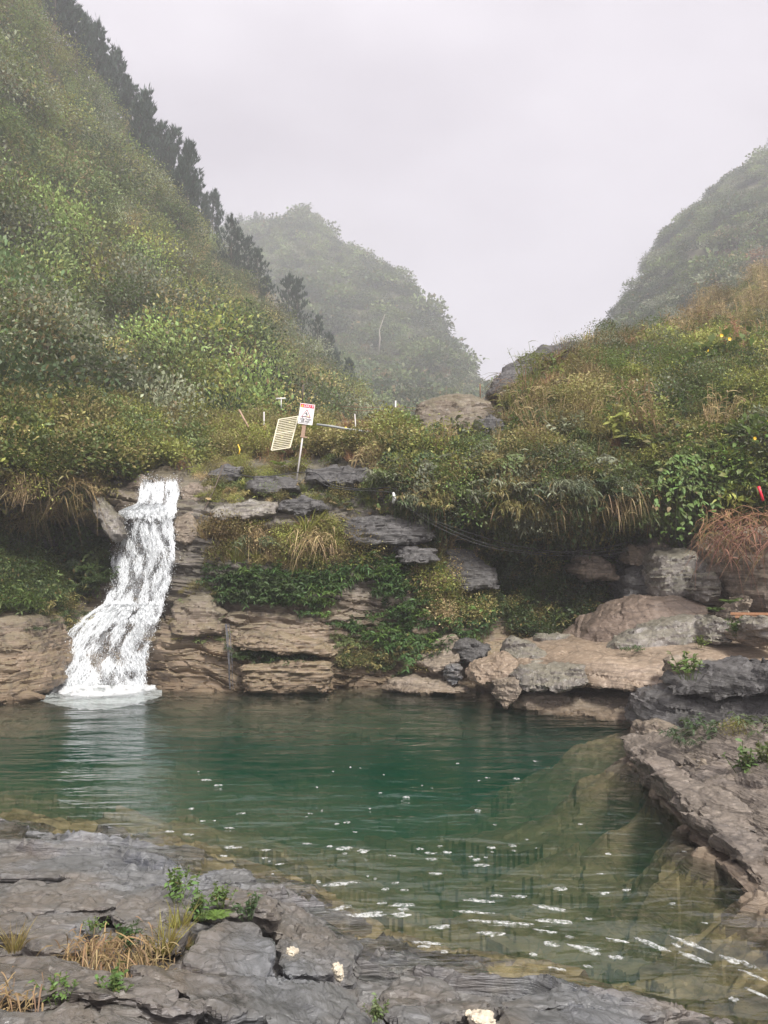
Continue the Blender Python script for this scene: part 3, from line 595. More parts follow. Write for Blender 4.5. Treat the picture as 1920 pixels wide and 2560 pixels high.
face_rock('rock_ledge', 'long tan and grey striated rib along the clear shallows on the right shore',
    [(1610,1968,10.5),(1660,1950,10.4),(1760,2005,9.2),(1860,2075,8.3),(1980,2140,7.5),(2030,2270,6.9),(1930,2250,6.95),(1840,2170,7.5),(1755,2085,8.3),(1685,2015,9.2)], 0.9, 'stri', 0.04, 3, 67.0, 0.95, 0.25, 0.05, layer=0.13, amp=0.075, fb=0.04, b=(0.3, 0.25, 1))
face_rock('rock_ledge', 'low tan shelf of rock below the grey layered ledge',
    [(1600,1945,10.9),(1640,1920,10.9),(1800,1915,10.2),(1860,1950,9.8),(1790,1985,9.6),(1690,2005,9.9)], 0.8, 'tan', 0.04, 3, 69.0, layer=0.14, amp=0.04)
slab_rock('rock_ledge', 'wet brown foot of the striated rib sloping under the clear shallows',
    [(1600,1915,.12),(1700,1925,.16),(1850,2040,.16),(1990,2190,.16),(2060,2330,.1),(1900,2268,.03),(1795,2165,.03),(1728,2088,.03),(1662,2012,.03),(1604,1945,.03)], 0.6, 'stri', 0.04, 3, 68.0, 1.06, layer=0.12, amp=0.05, fb=0.05, fs=1.6)
# ---- left
face_rock('rock_outcrop', 'reddish brown layered rock at the left edge beside the waterfall',
    [(-120,1560,17.3),(0,1540,17.2),(70,1545,17.4),(100,1600,17.5),(112,1680,17.3),(95,1740,16.9),(0,1775,16.0),(-120,1790,15.4)], 2.0, 'cliff', 0.06, 3, 71.0, 0.9, 0.0, 0.1, layer=0.3, amp=0.13)
face_rock('rock_outcrop', 'pale slanted rock rib feeding spray left of the waterfall top',
    [(225,1255,20.2),(240,1240,20.2),(290,1290,19.9),(300,1330,19.8),(280,1345,19.8),(245,1300,20.0)], 1.0, 'grey', 0.05, 4, 73.0, b=(0.7, 0, 0.7), amp=0.06)
face_rock('rock_outcrop', 'brown rock lip at the left side of the waterfall crest',
    [(330,1210,21.2),(345,1190,21.2),(370,1196,21.1),(362,1240,20.9),(330,1262,20.9),(300,1255,20.9)], 1.0, 'tan', 0.05, 5, 75.0)
face_rock('boulder', 'dark brown boulder at the far left edge above the grass',
    [(-120,930,27.5),(-60,880,28),(10,872,28),(45,890,27.8),(50,930,27.3),(-20,960,27)], 1.5, 'dark', 0.1, 6, 77.0)
# ---- cliff ledges
face_rock('rock_ledge', 'long rounded pale grey ledge block beside the waterfall head',
    [(525,1280,19.4),(540,1262,19.5),(600,1255,19.5),(690,1252,19.4),(692,1285,19.2),(610,1296,19.2),(540,1296,19.3)], 1.3, 'grey', 0.05, 4, 79.0, layer=0.16, amp=0.08)
face_rock('rock_ledge', 'dark curved ledge block right of the pale one under the sign',
    [(695,1278,19.4),(705,1250,19.5),(760,1240,19.5),(815,1250,19.4),(820,1275,19.2),(760,1290,19.2)], 1.3, 'dark', 0.05, 4, 81.0, layer=0.14, amp=0.07)
face_rock('rock_ledge', 'smooth tan rock block touching the waterfall on its right',
    [(432,1320,19.5),(435,1290,19.7),(480,1278,19.6),(498,1290,19.5),(498,1350,19.2),(470,1368,19.1),(436,1360,19.3)], 1.2, 'tan', 0.05, 6, 83.0, layer=0.4, amp=0.04)
face_rock('rock_ledge', 'dark layered ledge in the middle of the cliff right of the hanging grass',
    [(835,1330,19.4),(850,1290,19.5),(960,1285,19.4),(1070,1310,19.3),(1085,1350,19.1),(960,1365,19.0),(870,1355,19.1)], 1.4, 'dark', 0.05, 3, 85.0, layer=0.22, amp=0.13)
face_rock('rock_ledge', 'shadowed dark ledge jutting over the creepers in mid cliff',
    [(985,1390,19.1),(1000,1370,19.1),(1090,1375,18.9),(1095,1400,18.7),(1050,1412,18.7),(1000,1408,18.9)], 1.0, 'dark', 0.05, 3, 87.0, layer=0.18, amp=0.08)
face_rock('rock_ledge', 'wide tan ledge over the little dark trickle on the lower cliff',
    [(585,1600,17.9),(600,1575,17.95),(700,1580,17.8),(790,1600,17.7),(830,1625,17.6),(835,1640,17.6),(700,1632,17.6),(600,1625,17.7)], 0.8, 'cliff', 0.04, 3, 89.0, layer=0.14, amp=0.09)
face_rock('rock_ledge', 'blocky tan foot of the cliff right of the trickle, standing in water',
    [(600,1735,17.5),(600,1660,17.7),(720,1650,17.6),(830,1650,17.55),(828,1690,17.5),(815,1735,17.4)], 0.8, 'cliff', 0.045, 3, 91.0, layer=0.16, amp=0.10)
face_rock('rock_ledge', 'brown rock shelf with olive moss between waterfall and trickle',
    [(425,1560,18.3),(440,1500,18.6),(520,1490,18.5),(560,1530,18.3),(555,1585,18.0),(440,1590,18.1)], 1.0, 'cliff', 0.05, 4, 95.0, layer=0.2, amp=0.08)
face_rock('boulder', 'big rounded dark brown boulder on the skyline in the middle',
    [(1040,1060,22.3),(1045,1012,22.6),(1085,990,22.8),(1160,986,22.8),(1225,1003,22.5),(1252,1050,22.2),(1240,1095,21.9),(1120,1105,21.9)], 2.0, 'darktan', 0.07, 8, 97.0, lift=0.3)
face_rock('boulder', 'black layered boulder in front of the big skyline boulder',
    [(1185,1095,21.5),(1190,1058,21.6),(1230,1036,21.5),(1260,1050,21.3),(1260,1100,21.1),(1220,1115,21.1)], 1.2, 'dark', 0.06, 4, 99.0, layer=0.2, amp=0.08)
face_rock('rock_outcrop', 'dark bare rock back on the skyline of the right bank',
    [(1218,985,23.9),(1262,915,24.2),(1360,862,24.5),(1445,848,24.7),(1440,895,24.3),(1330,938,24.0),(1260,992,23.6)], 1.5, 'dark', 0.08, 4, 101.0, layer=0.3, amp=0.08)
face_rock('rock_outcrop', 'layered grey rock terrace at the right edge below the dry maize',
    [(1640,900,28.2),(1660,860,28.5),(1760,828,28.7),(1860,818,28.5),(2000,805,28),(2020,850,27.2),(1880,850,27.5),(1760,865,27.8)], 2.0, 'dark', 0.09, 4, 103.0, layer=0.4, amp=0.12)
face_rock('boulder', 'dark overhanging rock behind the pipe right of the warning sign',
    [(855,1130,22.6),(860,1085,22.8),(930,1075,22.7),(960,1088,22.5),(945,1120,22.3),(900,1140,22.3)], 1.4, 'dark', 0.06, 3, 105.0, layer=0.25, amp=0.1)
face_rock('rock_ledge', 'thin grey layers of rock stacked left of the leaning sign post',
    [(520,1215,20.8),(525,1180,21.0),(560,1160,21.1),(610,1165,20.9),(600,1195,20.6),(560,1215,20.6)], 1.0, 'dark', 0.05, 3, 107.0, layer=0.16, amp=0.07)
face_rock('rock_ledge', 'dark stepped ledge just right of the sign pole foot',
    [(770,1205,20.4),(775,1175,20.6),(850,1160,20.7),(930,1175,20.5),(940,1205,20.2),(860,1222,20.2)], 1.2, 'dark', 0.05, 3, 171.0, layer=0.2, amp=0.12)
face_rock('rock_ledge', 'low grey ledge left of the sign pole foot over the cliff moss',
    [(620,1225,20.2),(630,1200,20.4),(700,1190,20.5),(750,1202,20.3),(745,1225,20.1),(680,1236,20.0)], 1.0, 'dark', 0.05, 3, 173.0, layer=0.18, amp=0.08)
face_rock('rock_ledge', 'tan and grey banded ledge between waterfall crest and pale ledge block',
    [(452,1255,20.2),(455,1215,20.5),(500,1205,20.5),(540,1222,20.3),(540,1248,20.0),(490,1264,20.0)], 1.0, 'tan', 0.05, 3, 175.0, layer=0.16, amp=0.09)
face_rock('rock_ledge', 'dark broken crag under the hanging bushes right of mid cliff',
    [(1100,1420,19.6),(1110,1370,19.8),(1180,1380,19.8),(1240,1420,19.6),(1245,1470,19.3),(1170,1480,19.2),(1110,1465,19.3)], 1.2, 'dark', 0.05, 3, 177.0, layer=0.2, amp=0.12)
face_rock('rock_ledge', 'layered grey brown step above the pool corner debris',
    [(1040,1665,18.1),(1050,1625,18.3),(1130,1590,18.5),(1160,1610,18.3),(1150,1650,17.9),(1090,1685,17.8)], 0.9, 'tan', 0.05, 3, 179.0, layer=0.16, amp=0.08)
# ---- near bank: slabs of slate
N_ = dict(layer=0.07, amp=0.038, fb=0.034, fs=3.0, b=(0.05, 0.28, 1), top=0.4)
slab_rock('slate_rock', 'broad smooth grey brown slate slab dipping into the pool at far left',
    [(-80,2098,.03),(120,2098,.04),(260,2112,.04),(420,2145,.03),(400,2180,.08),(250,2200,.16),(80,2195,.2),(-80,2190,.2)], 0.14, 'slate', 0.03, 4, 111.0, fb=0.02)
slab_rock('slate_rock', 'grey slate slab with white quartz dashes across the left bank',
    [(-80,2215,.3),(90,2205,.28),(300,2200,.22),(420,2225,.26),(330,2262,.36),(150,2280,.44),(-80,2290,.48)], 0.16, 'slate', 0.028, 3, 113.0, **N_)
slab_rock('slate_rock', 'blue grey slate plates overlapping left of the green weeds',
    [(310,2240,.36),(400,2215,.34),(470,2222,.3),(500,2250,.34),(480,2290,.42),(400,2335,.54),(300,2325,.54),(270,2285,.46)], 0.17, 'slate', 0.025, 3, 115.0, **N_)
slab_rock('slate_rock', 'curled dark slate overhang arching behind the small fern',
    [(455,2218,.34),(540,2210,.36),(640,2228,.36),(695,2255,.34),(690,2300,.34),(660,2275,.42),(560,2262,.46),(470,2262,.42)], 0.13, 'slate', 0.022, 4, 117.0, **N_)
slab_rock('slate_rock', 'domed blue grey slate hump with concentric wet sheen',
    [(450,2400,.66),(480,2330,.62),(560,2300,.56),(640,2310,.54),(690,2350,.55),(700,2420,.58),(650,2450,.6),(540,2440,.64)], 0.24, 'slate', 0.028, 7, 119.0, layer=0.12, amp=0.016, fb=0.035, fs=2.2)
slab_rock('slate_rock', 'grey slate ledge with white quartz knobs ending at the outflow',
    [(690,2360,.36),(760,2330,.28),(860,2345,.16),(895,2370,.12),(880,2420,.3),(820,2440,.38),(720,2440,.46)], 0.2, 'slate', 0.025, 3, 121.0, **N_)
slab_rock('slate_rock', 'low wet slate tongue reaching into the shallows below the weeds',
    [(670,2250,.14),(740,2260,.1),(830,2330,.06),(850,2355,.06),(780,2360,.16),(690,2330,.24)], 0.12, 'slate', 0.025, 3, 123.0, **N_)
slab_rock('slate_rock', 'rounded split slate boulder at the left edge of the bank',
    [(30,2345,.66),(90,2320,.62),(180,2320,.6),(225,2350,.62),(215,2380,.68),(150,2385,.7),(60,2375,.72)], 0.22, 'slate', 0.028, 7, 125.0, layer=0.12, amp=0.022, fb=0.045)
slab_rock('slate_rock', 'long undercut slate ledge across the bottom left corner',
    [(-80,2400,.80),(120,2395,.8),(260,2430,.82),(380,2460,.82),(520,2500,.8),(500,2540,.86),(330,2500,.92),(180,2470,.96),(40,2480,1.0),(-80,2490,1.02)], 0.2, 'slate', 0.028, 3, 127.0, **N_)
slab_rock('slate_rock', 'wavy grey slate shelf running along the bottom towards the outflow',
    [(330,2420,.76),(480,2440,.74),(640,2450,.66),(800,2450,.5),(880,2475,.42),(900,2530,.48),(760,2560,.62),(560,2540,.76),(440,2490,.8)], 0.16, 'slate', 0.028, 4, 129.0, layer=0.1, amp=0.03, fb=0.026, fs=2.6, b=(0.05, 0.3, 1))
slab_rock('slate_rock', 'brownish worn rock ridge beside the outflow at the bottom',
    [(960,2465,.14),(1060,2450,.1),(1140,2475,.14),(1130,2510,.26),(1040,2530,.34),(950,2520,.34)], 0.14, 'slate', 0.025, 4, 131.0, **N_)
slab_rock('slate_rock', 'long grey slate rib with a pale quartz line along the outflow edge',
    [(1235,2500,.22),(1400,2470,.12),(1540,2480,.08),(1640,2500,.06),(1720,2530,.05),(1640,2545,.1),(1420,2512,.2),(1260,2545,.32)], 0.16, 'slate', 0.022, 3, 133.0, **N_)
slab_rock('slate_rock', 'smooth purplish grey slate back at the bottom right of the bank',
    [(1250,2540,.32),(1400,2510,.24),(1560,2530,.16),(1660,2570,.16),(1600,2640,.3),(1350,2640,.46),(1200,2590,.44)], 0.16, 'slate', 0.025, 5, 135.0, layer=0.1, amp=0.022, fb=0.03)
slab_rock('slate_rock', 'thin split slate plate lying left of the domed hump',
    [(330,2330,.58),(420,2310,.54),(470,2330,.56),(440,2362,.62),(360,2372,.66)], 0.10, 'slate', 0.022, 2, 151.0, **N_)
slab_rock('slate_rock', 'narrow slate plate between quartz dashed slab and split boulder',
    [(-60,2300,.54),(120,2290,.50),(260,2292,.50),(240,2325,.58),(60,2340,.64),(-60,2345,.66)], 0.14, 'slate', 0.024, 2, 153.0, **N_)
slab_rock('slate_rock', 'broken slate edge with dark notch above the quartz dashed slab',
    [(140,2185,.22),(260,2178,.20),(340,2195,.2),(300,2215,.26),(170,2215,.28)], 0.10, 'slate', 0.022, 2, 155.0, **N_)
slab_rock('slate_rock', 'small wet brown rock breaking the shallows beyond the slate',
    [(495,2192,.03),(560,2176,.03),(620,2185,.03),(640,2205,.03),(560,2210,.04)], 0.16, 'slate', 0.02, 2, 157.0, **N_)
slab_rock('slate_rock', 'flat slate step below the wavy shelf at the bottom centre',
    [(640,2530,.66),(780,2505,.56),(890,2520,.5),(960,2560,.5),(900,2620,.66),(700,2620,.76)], 0.16, 'slate', 0.024, 2, 159.0, **N_)
slab_rock('slate_rock', 'dark slate lip in the bottom left corner in front of the ledge',
    [(-60,2535,1.0),(140,2530,.98),(330,2545,.94),(460,2575,.92),(400,2640,1.0),(-60,2640,1.08)], 0.16, 'slate', 0.024, 2, 161.0, **N_)
slab_rock('slate_rock', 'grey slate plate between brown ridge and quartz lumps',
    [(960,2530,.42),(1060,2510,.34),(1160,2500,.28),(1230,2515,.3),(1180,2545,.4),(1020,2570,.48)], 0.12, 'slate', 0.022, 2, 163.0, **N_)
for ql, qo, qs in (('white quartz knob on the slate ledge near the outflow', [(825,2412,.46),(845,2398,.44),(862,2415,.44),(858,2440,.48),(838,2432,.48)], 1),
              ('white quartz strip curving across the slate ledge', [(708,2372,.42),(735,2362,.38),(755,2380,.38),(735,2388,.42),(715,2384,.43)], 2),
              ('large yellowish quartz lump at the bottom centre', [(1150,2530,.46),(1190,2515,.42),(1240,2530,.42),(1250,2560,.46),(1180,2560,.5)], 4)):
    R = np.array([G(*c) for c in qo]); c = R.mean(0)
    finish_rock('quartz_lump', solid([c + (R - c) * 0.65 + np.array([0, 0, .012]), c + (R - c) * 0.8, R * 0.5 + c * 0.5 + np.array([0, 0, -.07])]), 0.010, M_QUARTZ, 140 + qs, 3, ql, dict(layer=0.05, amp=0.006, fb=0.014, fs=14.0), 'quartz lumps', 'quartz')
# ------------------------------------------------------------------ plant shapes
class Leaves:
    """blades: strips that start at a base, run along a direction, droop, and taper"""
    def __init__(s): s.V = []; s.Q = []; s.T = []; s.lq = []; s.lt = []; s.n = 0
    def blades(s, base, d, length, width, droop=0.0, nseg=2, prof=None, lr=None, side=None, rng=rs):
        base = np.asarray(base, float); n = len(base)
        if n == 0: return s
        d = np.asarray(d, float); d = d / (np.linalg.norm(d, axis=1, keepdims=True) + 1e-9)
        length = np.broadcast_to(np.asarray(length, float), (n,)); width = np.broadcast_to(np.asarray(width, float), (n,)); droop = np.broadcast_to(np.asarray(droop, float), (n,))
        if side is None:
            r = rng.normal(size=(n, 3)); side = np.cross(d, np.array([0, 0, 1.0]) + 0.5 * r)
        side = side / (np.linalg.norm(side, axis=1, keepdims=True) + 1e-9)
        lr = rng.rand(n) if lr is None else np.broadcast_to(lr, (n,))
        tt = np.linspace(0, 1, nseg + 1)
        if prof is None: prof = np.sin(np.pi * (0.12 + 0.88 * tt)) if nseg > 2 else np.array([0.15, 1.0, 0.0])
        rows = []
        for k, t_ in enumerate(tt):
            c = base + d * (length * t_)[:, None] + np.array([0, 0, -1.0]) * (droop * length * t_ * t_)[:, None]
            if k == nseg: rows.append(c[:, None])
            else:
                w = side * (width * prof[k] * 0.5)[:, None]; rows.append(np.stack([c - w, c + w], 1))
        V = np.concatenate(rows, 1); m = V.shape[1]; o = s.n + np.arange(n)[:, None] * m
        for k in range(nseg - 1):
            s.Q.append(o + np.array([[2 * k, 2 * k + 1, 2 * k + 3, 2 * k + 2]])); s.lq.append(lr)
        s.T.append(o + np.array([[2 * nseg - 2, 2 * nseg - 1, 2 * nseg]])); s.lt.append(lr)
        s.V.append(V.reshape(-1, 3)); s.n += n * m; return s
    def tube(s, path, rad, sides=4, lr=0.3):
        V, Q, T = tube(path, rad, sides, False); s.V.append(V); s.Q.append(Q + s.n); s.lq.append(np.full(len(Q), lr)); s.n += len(V); return s
    def mesh(s, name, mat):
        f = []; l = []
        if s.Q: f.append(np.concatenate(s.Q)); l.append(np.concatenate(s.lq))
        if s.T: f.append(np.concatenate(s.T)); l.append(np.concatenate(s.lt))
        return np_mesh(name, np.concatenate(s.V), f, False, mat, {'lr': np.concatenate(l)})
def rdir(n, rng): v = rng.normal(size=(n, 3)); return v / np.linalg.norm(v, axis=1, keepdims=True)
M_LEAF = leaf_mat('leaf', 0.32, 0.34, 0.05); M_GRASS = leaf_mat('grass_blade', 0.35, 0.35, 0.15, 0.6); M_NEEDLE = leaf_mat('pine_needle', 0.1, 0.35, 0.0, 0.6); M_DEAD = leaf_mat('dead_stalk', 0.15, 0.45, 0.3, 0.8)
M_GLOSSY = leaf_mat('glossy_leaf', 0.25, 0.4, 0.03, 0.55)
M_BARK = plain('bark', (0.10, 0.075, 0.055), 0.9, 0.4, 6.0, bump=0.5); M_PALEBARK = plain('pale_bark', (0.30, 0.27, 0.23), 0.8, 0.3, 5.0)
M_YELLOW = plain('yellow_petal', (0.85, 0.52, 0.02), 0.5, 0.1); M_PLUME = plain('grass_plume', (0.36, 0.22, 0.17), 0.9, 0.3)

def bush(seed, n=620, leaf=0.13, wid=0.55, lump=0.35, flat=0.8, stems=True):
    """leafy mound, radius about 1, base at 0"""
    g = np.random.RandomState(seed); L = Leaves(); d = rdir(n, g); d[:, 2] = np.abs(d[:, 2]) * 1.1 - 0.12; d /= np.linalg.norm(d, axis=1, keepdims=True)
    r = (0.62 + 0.38 * g.rand(n) ** 0.6) * (1 + lump * perlin(d * 2.2 + seed)); p = d * r[:, None] * np.array([1, 1, flat]); p[:, 2] += 0.05
    # leaves sit in sprays
    k = n // 7; ci = g.randint(0, k, n); p = 0.45 * p + 0.55 * p[ci] + rdir(n, g) * 0.10; d = 0.5 * d + 0.5 * d[ci]
    o = d * 0.9 + rdir(n, g) * 0.75 + np.array([0, 0, 0.15])
    ln = leaf * (0.6 + 0.8 * g.rand(n)); L.blades(p, o, ln, ln * wid, 0.25, 2, rng=g)
    if stems:
        for q in range(7):
            e = p[g.randint(n)] * 0.9; L.tube(np.array([[0, 0, -0.15], e * 0.5 + np.array([0, 0, 0.08]), e]), [0.022, 0.014, 0.006], 3, 0.1)
    return L
def grass(seed, n=130, h=1.0, w=0.018, spread=0.35, droop=0.55, lean=0.35):
    g = np.random.RandomState(seed); L = Leaves(); a = g.rand(n) * 6.283; r = spread * np.sqrt(g.rand(n)) * 0.5; b = np.stack([np.cos(a) * r, np.sin(a) * r, -0.03 + 0 * a], 1)
    d = np.stack([np.cos(a) * lean * (0.3 + g.rand(n)), np.sin(a) * lean * (0.3 + g.rand(n)), np.ones(n)], 1) + 0.18 * g.normal(size=(n, 3))
    L.blades(b, d, h * (0.45 + 0.75 * g.rand(n)), w * (0.6 + 0.8 * g.rand(n)), droop * (0.3 + g.rand(n)), 4, np.array([0.8, 1, 0.8, 0.5, 0.0]), rng=g); return L
def hanging(seed, n=210, h=1.0, w=0.018):
    """grass that hangs over an edge"""
    g = np.random.RandomState(seed); L = Leaves(); b = np.stack([0.30 * np.clip(g.normal(size=n), -1.8, 1.8), 0.18 * g.normal(size=n), 0.14 * g.normal(size=n)], 1)
    d = np.stack([0.6 * g.normal(size=n), -0.35 - 0.5 * g.rand(n) + 0.3 * g.normal(size=n), 0.55 * g.normal(size=n) + 0.45], 1)
    L.blades(b, d, h * (0.14 + 0.52 * g.rand(n) ** 1.5), w * (0.5 + g.rand(n)), 1.2 * (0.2 + 1.1 * g.rand(n)), 5, np.array([0.7, 1, 0.9, 0.7, 0.4, 0.0]), rng=g); return L
def cane(seed, n=16, h=1.6):
    """tall cane grass: upright stems with long narrow leaves"""
    g = np.random.RandomState(seed); L = Leaves()
    for q in range(n):
        a = g.rand() * 6.283; b = np.array([math.cos(a), math.sin(a), 0]) * 0.35 * math.sqrt(g.rand()); tip = b * 1.9 + np.array([0.2 * g.normal(), 0.2 * g.normal(), h * (0.6 + 0.5 * g.rand())])
        path = np.array([b, b * 0.4 + tip * 0.5 + np.array([0, 0, 0.1]), tip]); L.tube(path, [0.012, 0.009, 0.004], 3, 0.5)
        m = 9; tt = g.rand(m) * 0.85 + 0.15; c = b + (tip - b) * tt[:, None]; o = rdir(m, g); o[:, 2] = np.abs(o[:, 2]) + 0.35
        L.blades(c, o, h * (0.2 + 0.2 * g.rand(m)), 0.032, 0.75, 4, np.array([0.5, 1, 0.8, 0.5, 0]), rng=g)
    return L
def fern(seed, n=12, h=0.9, pairs=13):
    g = np.random.RandomState(seed); L = Leaves()
    for q in range(n):
        a = 6.283 * (q + 0.5 * g.rand()) / n; d = np.array([math.cos(a), math.sin(a), 0.9 + 0.5 * g.rand()]); d /= np.linalg.norm(d); ln = h * (0.7 + 0.5 * g.rand()); tt = np.linspace(0.0, 1, 7)
        path = d * (ln * tt)[:, None] - np.array([0, 0, 1]) * (0.55 * ln * tt ** 2)[:, None]; L.tube(path, 0.006 * (1.1 - tt), 3, 0.4)
        t2 = np.repeat(np.linspace(0.12, 0.98, pairs), 2); c = d * (ln * t2)[:, None] - np.array([0, 0, 1]) * (0.55 * ln * t2 ** 2)[:, None]
        sd_ = np.cross(d, [0, 0, 1.0]); sd_ /= np.linalg.norm(sd_); sg = np.tile([1, -1], pairs)[:, None]; tn = d - np.array([0, 0, 1.1]) * t2[:, None]
        L.blades(c, sd_ * sg + 0.45 * tn, 0.27 * ln * np.sin(np.pi * (0.12 + 0.83 * t2)) ** 0.8, 0.055 * h, 0.2, 2, lr=0.35 + 0.3 * g.rand(2 * pairs), side=tn, rng=g)
    return L
def lance(seed, n=26, h=0.6, lv=8, leaf=0.22, wid=0.26, fall=0.9):
    """soft stems with paired lance leaves that droop one over another"""
    g = np.random.RandomState(seed); L = Leaves()
    for q in range(n):
        a = g.rand() * 6.283; b = np.array([math.cos(a), math.sin(a), 0]) * 0.55 * math.sqrt(g.rand()); d = np.array([math.cos(a) * 0.6, math.sin(a) * 0.6 - 0.25, 0.75]) + 0.25 * g.normal(size=3); d /= np.linalg.norm(d); ln = h * (0.6 + 0.6 * g.rand())
        tt = np.linspace(0, 1, 4); L.tube(b + d * (ln * tt)[:, None] - np.array([0, 0, 1]) * (0.35 * ln * tt ** 2)[:, None], 0.007, 3, 0.2)
        t2 = np.repeat(np.linspace(0.25, 1.0, lv // 2), 2); c = b + d * (ln * t2)[:, None] - np.array([0, 0, 1]) * (0.35 * ln * t2 ** 2)[:, None]
        sd_ = np.cross(d, [0, 0, 1.0]); sd_ /= np.linalg.norm(sd_) + 1e-6; o = sd_ * np.tile([1, -1], lv // 2)[:, None] + 0.7 * d + 0.25 * g.normal(size=(lv, 3))
        lf = leaf * (0.7 + 0.6 * g.rand(lv)); L.blades(c, o, lf, lf * wid, fall * (0.5 + g.rand(lv) * 0.7), 3, np.array([0.2, 1, 0.75, 0]), lr=g.rand(lv) * 0.9, rng=g)
    return L
def heart(seed, n=280, leaf=0.14):
    """climber: stems fan down from one root, heart leaves hang from them facing out"""
    g = np.random.RandomState(seed); L = Leaves(); k = 14; tt = np.linspace(0, 1, 8); root_ = np.array([0, 0.15, 1.0]); S = []
    for q in range(k):
        e = np.array([1.5 * (q / (k - 1) - 0.5) + 0.15 * g.normal(), 0.0, -0.3 - 0.7 * g.rand()]); m_ = np.array([e[0] * 1.15, -0.05, 0.55]); t1 = tt[:, None]
        path = root_ * (1 - t1) ** 2 + m_ * 2 * t1 * (1 - t1) + e * t1 ** 2 + 0.03 * g.normal(size=(8, 3)) * t1; S.append(path); L.tube(path, 0.010, 3, 0.1)
    S = np.array(S); qi = g.randint(0, k, n); u_ = (0.12 + 0.88 * g.rand(n)) * 7; i0 = np.minimum(u_.astype(int), 6); f = (u_ - i0)[:, None]; p = S[qi, i0] * (1 - f) + S[qi, i0 + 1] * f
    o = np.stack([0.7 * g.normal(size=n), -0.45 - 0.4 * g.rand(n), -0.6 + 0.4 * g.normal(size=n)], 1); lf = leaf * (0.55 + 0.7 * g.rand(n))
    L.blades(p, o, lf, lf * 0.72, 0.25, 4, np.array([0.25, 1.0, 0.9, 0.5, 0]), side=np.tile([1.0, 0, 0], (n, 1)) + 0.25 * g.normal(size=(n, 3)), rng=g)
    return L
def bamboo(seed, n=22, h=1.3):
    """weeping shrub with long narrow grey green leaves"""
    g = np.random.RandomState(seed); L = Leaves()
    for q in range(n):
        a = g.rand() * 6.283; d = np.array([math.cos(a) * 0.8, math.sin(a) * 0.8 - 0.3, 0.9]); d /= np.linalg.norm(d); ln = h * (0.5 + 0.6 * g.rand()); tt = np.linspace(0, 1, 6)
        path = d * (ln * tt)[:, None] - np.array([0, 0, 1]) * (0.8 * ln * tt ** 2)[:, None]; L.tube(path, 0.012 * (1.1 - tt), 3, 0.3)
        m = 20; t2 = 0.3 + 0.7 * g.rand(m); c = d * (ln * t2)[:, None] - np.array([0, 0, 1]) * (0.8 * ln * t2 ** 2)[:, None]; o = rdir(m, g) + d * 0.6; o[:, 2] -= 0.3
        L.blades(c, o, 0.26 * (0.6 + 0.7 * g.rand(m)), 0.034, 0.7, 3, np.array([0.3, 1, 0.7, 0]), rng=g)
    return L
def tangle(seed, n=90, size=1.0):
    """dead stalks and twigs"""
    g = np.random.RandomState(seed); L = Leaves()
    for q in range(n):
        b = np.array([(g.rand() - 0.5) * 1.4, (g.rand() - 0.5) * 0.9, 0.25 * g.rand()]) * size; d = rdir(1, g)[0] * np.array([1, 1, 0.8]) + np.array([0, -0.4, 0.1]); ln = size * (0.3 + 0.6 * g.rand()); tt = np.linspace(0, 1, 4)
        path = b + d * (ln * tt)[:, None] - np.array([0, 0, 1]) * (0.8 * ln * tt ** 2)[:, None] + 0.03 * g.normal(size=(4, 3)); L.tube(path, 0.008 * size * (1.2 - tt), 3, g.rand())
    m = 120; b = (g.rand(m, 3) - 0.5) * np.array([1.4, 0.9, 0.7]) * size; L.blades(b, rdir(m, g) + np.array([0, -0.2, -0.3]), 0.25 * size, 0.02 * size, 0.5, 3, np.array([0.6, 1, 0.7, 0]), rng=g)
    return L
def herb(seed, n=16, leaf=0.16):
    """small upright weed with broad blunt leaves"""
    g = np.random.RandomState(seed); L = Leaves()
    for q in range(n):
        a = g.rand() * 6.283; b = np.array([math.cos(a), math.sin(a), 0]) * 0.25 * g.rand(); top = b * 2 + np.array([0.1 * g.normal(), 0.1 * g.normal(), 0.35 + 0.4 * g.rand()]); L.tube(np.array([b, (b + top) / 2, top]), 0.008, 3, 0.3)
        m = 10; tt = 0.35 + 0.65 * g.rand(m); c = b + (top - b) * tt[:, None]; o = rdir(m, g); o[:, 2] = np.abs(o[:, 2]) * 0.7 + 0.1
        lf = leaf * (0.6 + 0.7 * g.rand(m)); L.blades(c, o, lf, lf * 0.38, 0.35, 3, np.array([0.3, 1, 0.85, 0]), rng=g)
    return L

PROTO = bpy.data.collections.new('plant_shapes'); PID = {}; PMESH = {}
def proto(key, L, mat):
    me = L.mesh(key, mat); nm = '%02d_%s' % (len(PID), key); o = bpy.data.objects.new(nm, me); PROTO.objects.link(o); PID[key] = len(PID); PMESH[key] = me
for q in range(3): proto('bush%d' % q, bush(20 + q), M_LEAF)
for q in range(2): proto('fine_bush%d' % q, bush(30 + q, 900, 0.085, 0.5, 0.45, 0.9), M_LEAF)
for q in range(2): proto('broad_bush%d' % q, bush(35 + q, 330, 0.24, 0.55, 0.3, 0.75), M_LEAF)
for q in range(3): proto('crown_bush%d' % q, bush(100 + q, 1500, 0.062, 0.55, 0.5, 0.85), M_LEAF)
for q in range(3): proto('grass%d' % q, grass(40 + q), M_GRASS)
for q in range(2): proto('wide_grass%d' % q, grass(45 + q, 70, 1.0, 0.045, 0.3, 0.8, 0.6), M_GRASS)
for q in range(3): proto('hanging%d' % q, hanging(50 + q), M_GRASS)
for q in range(2): proto('cane%d' % q, cane(55 + q), M_GRASS)
for q in range(2): proto('fern%d' % q, fern(60 + q), M_LEAF)
for q in range(3): proto('lance%d' % q, lance(65 + q), M_GLOSSY)
for q in range(2): proto('heart%d' % q, heart(70 + q), M_GLOSSY)
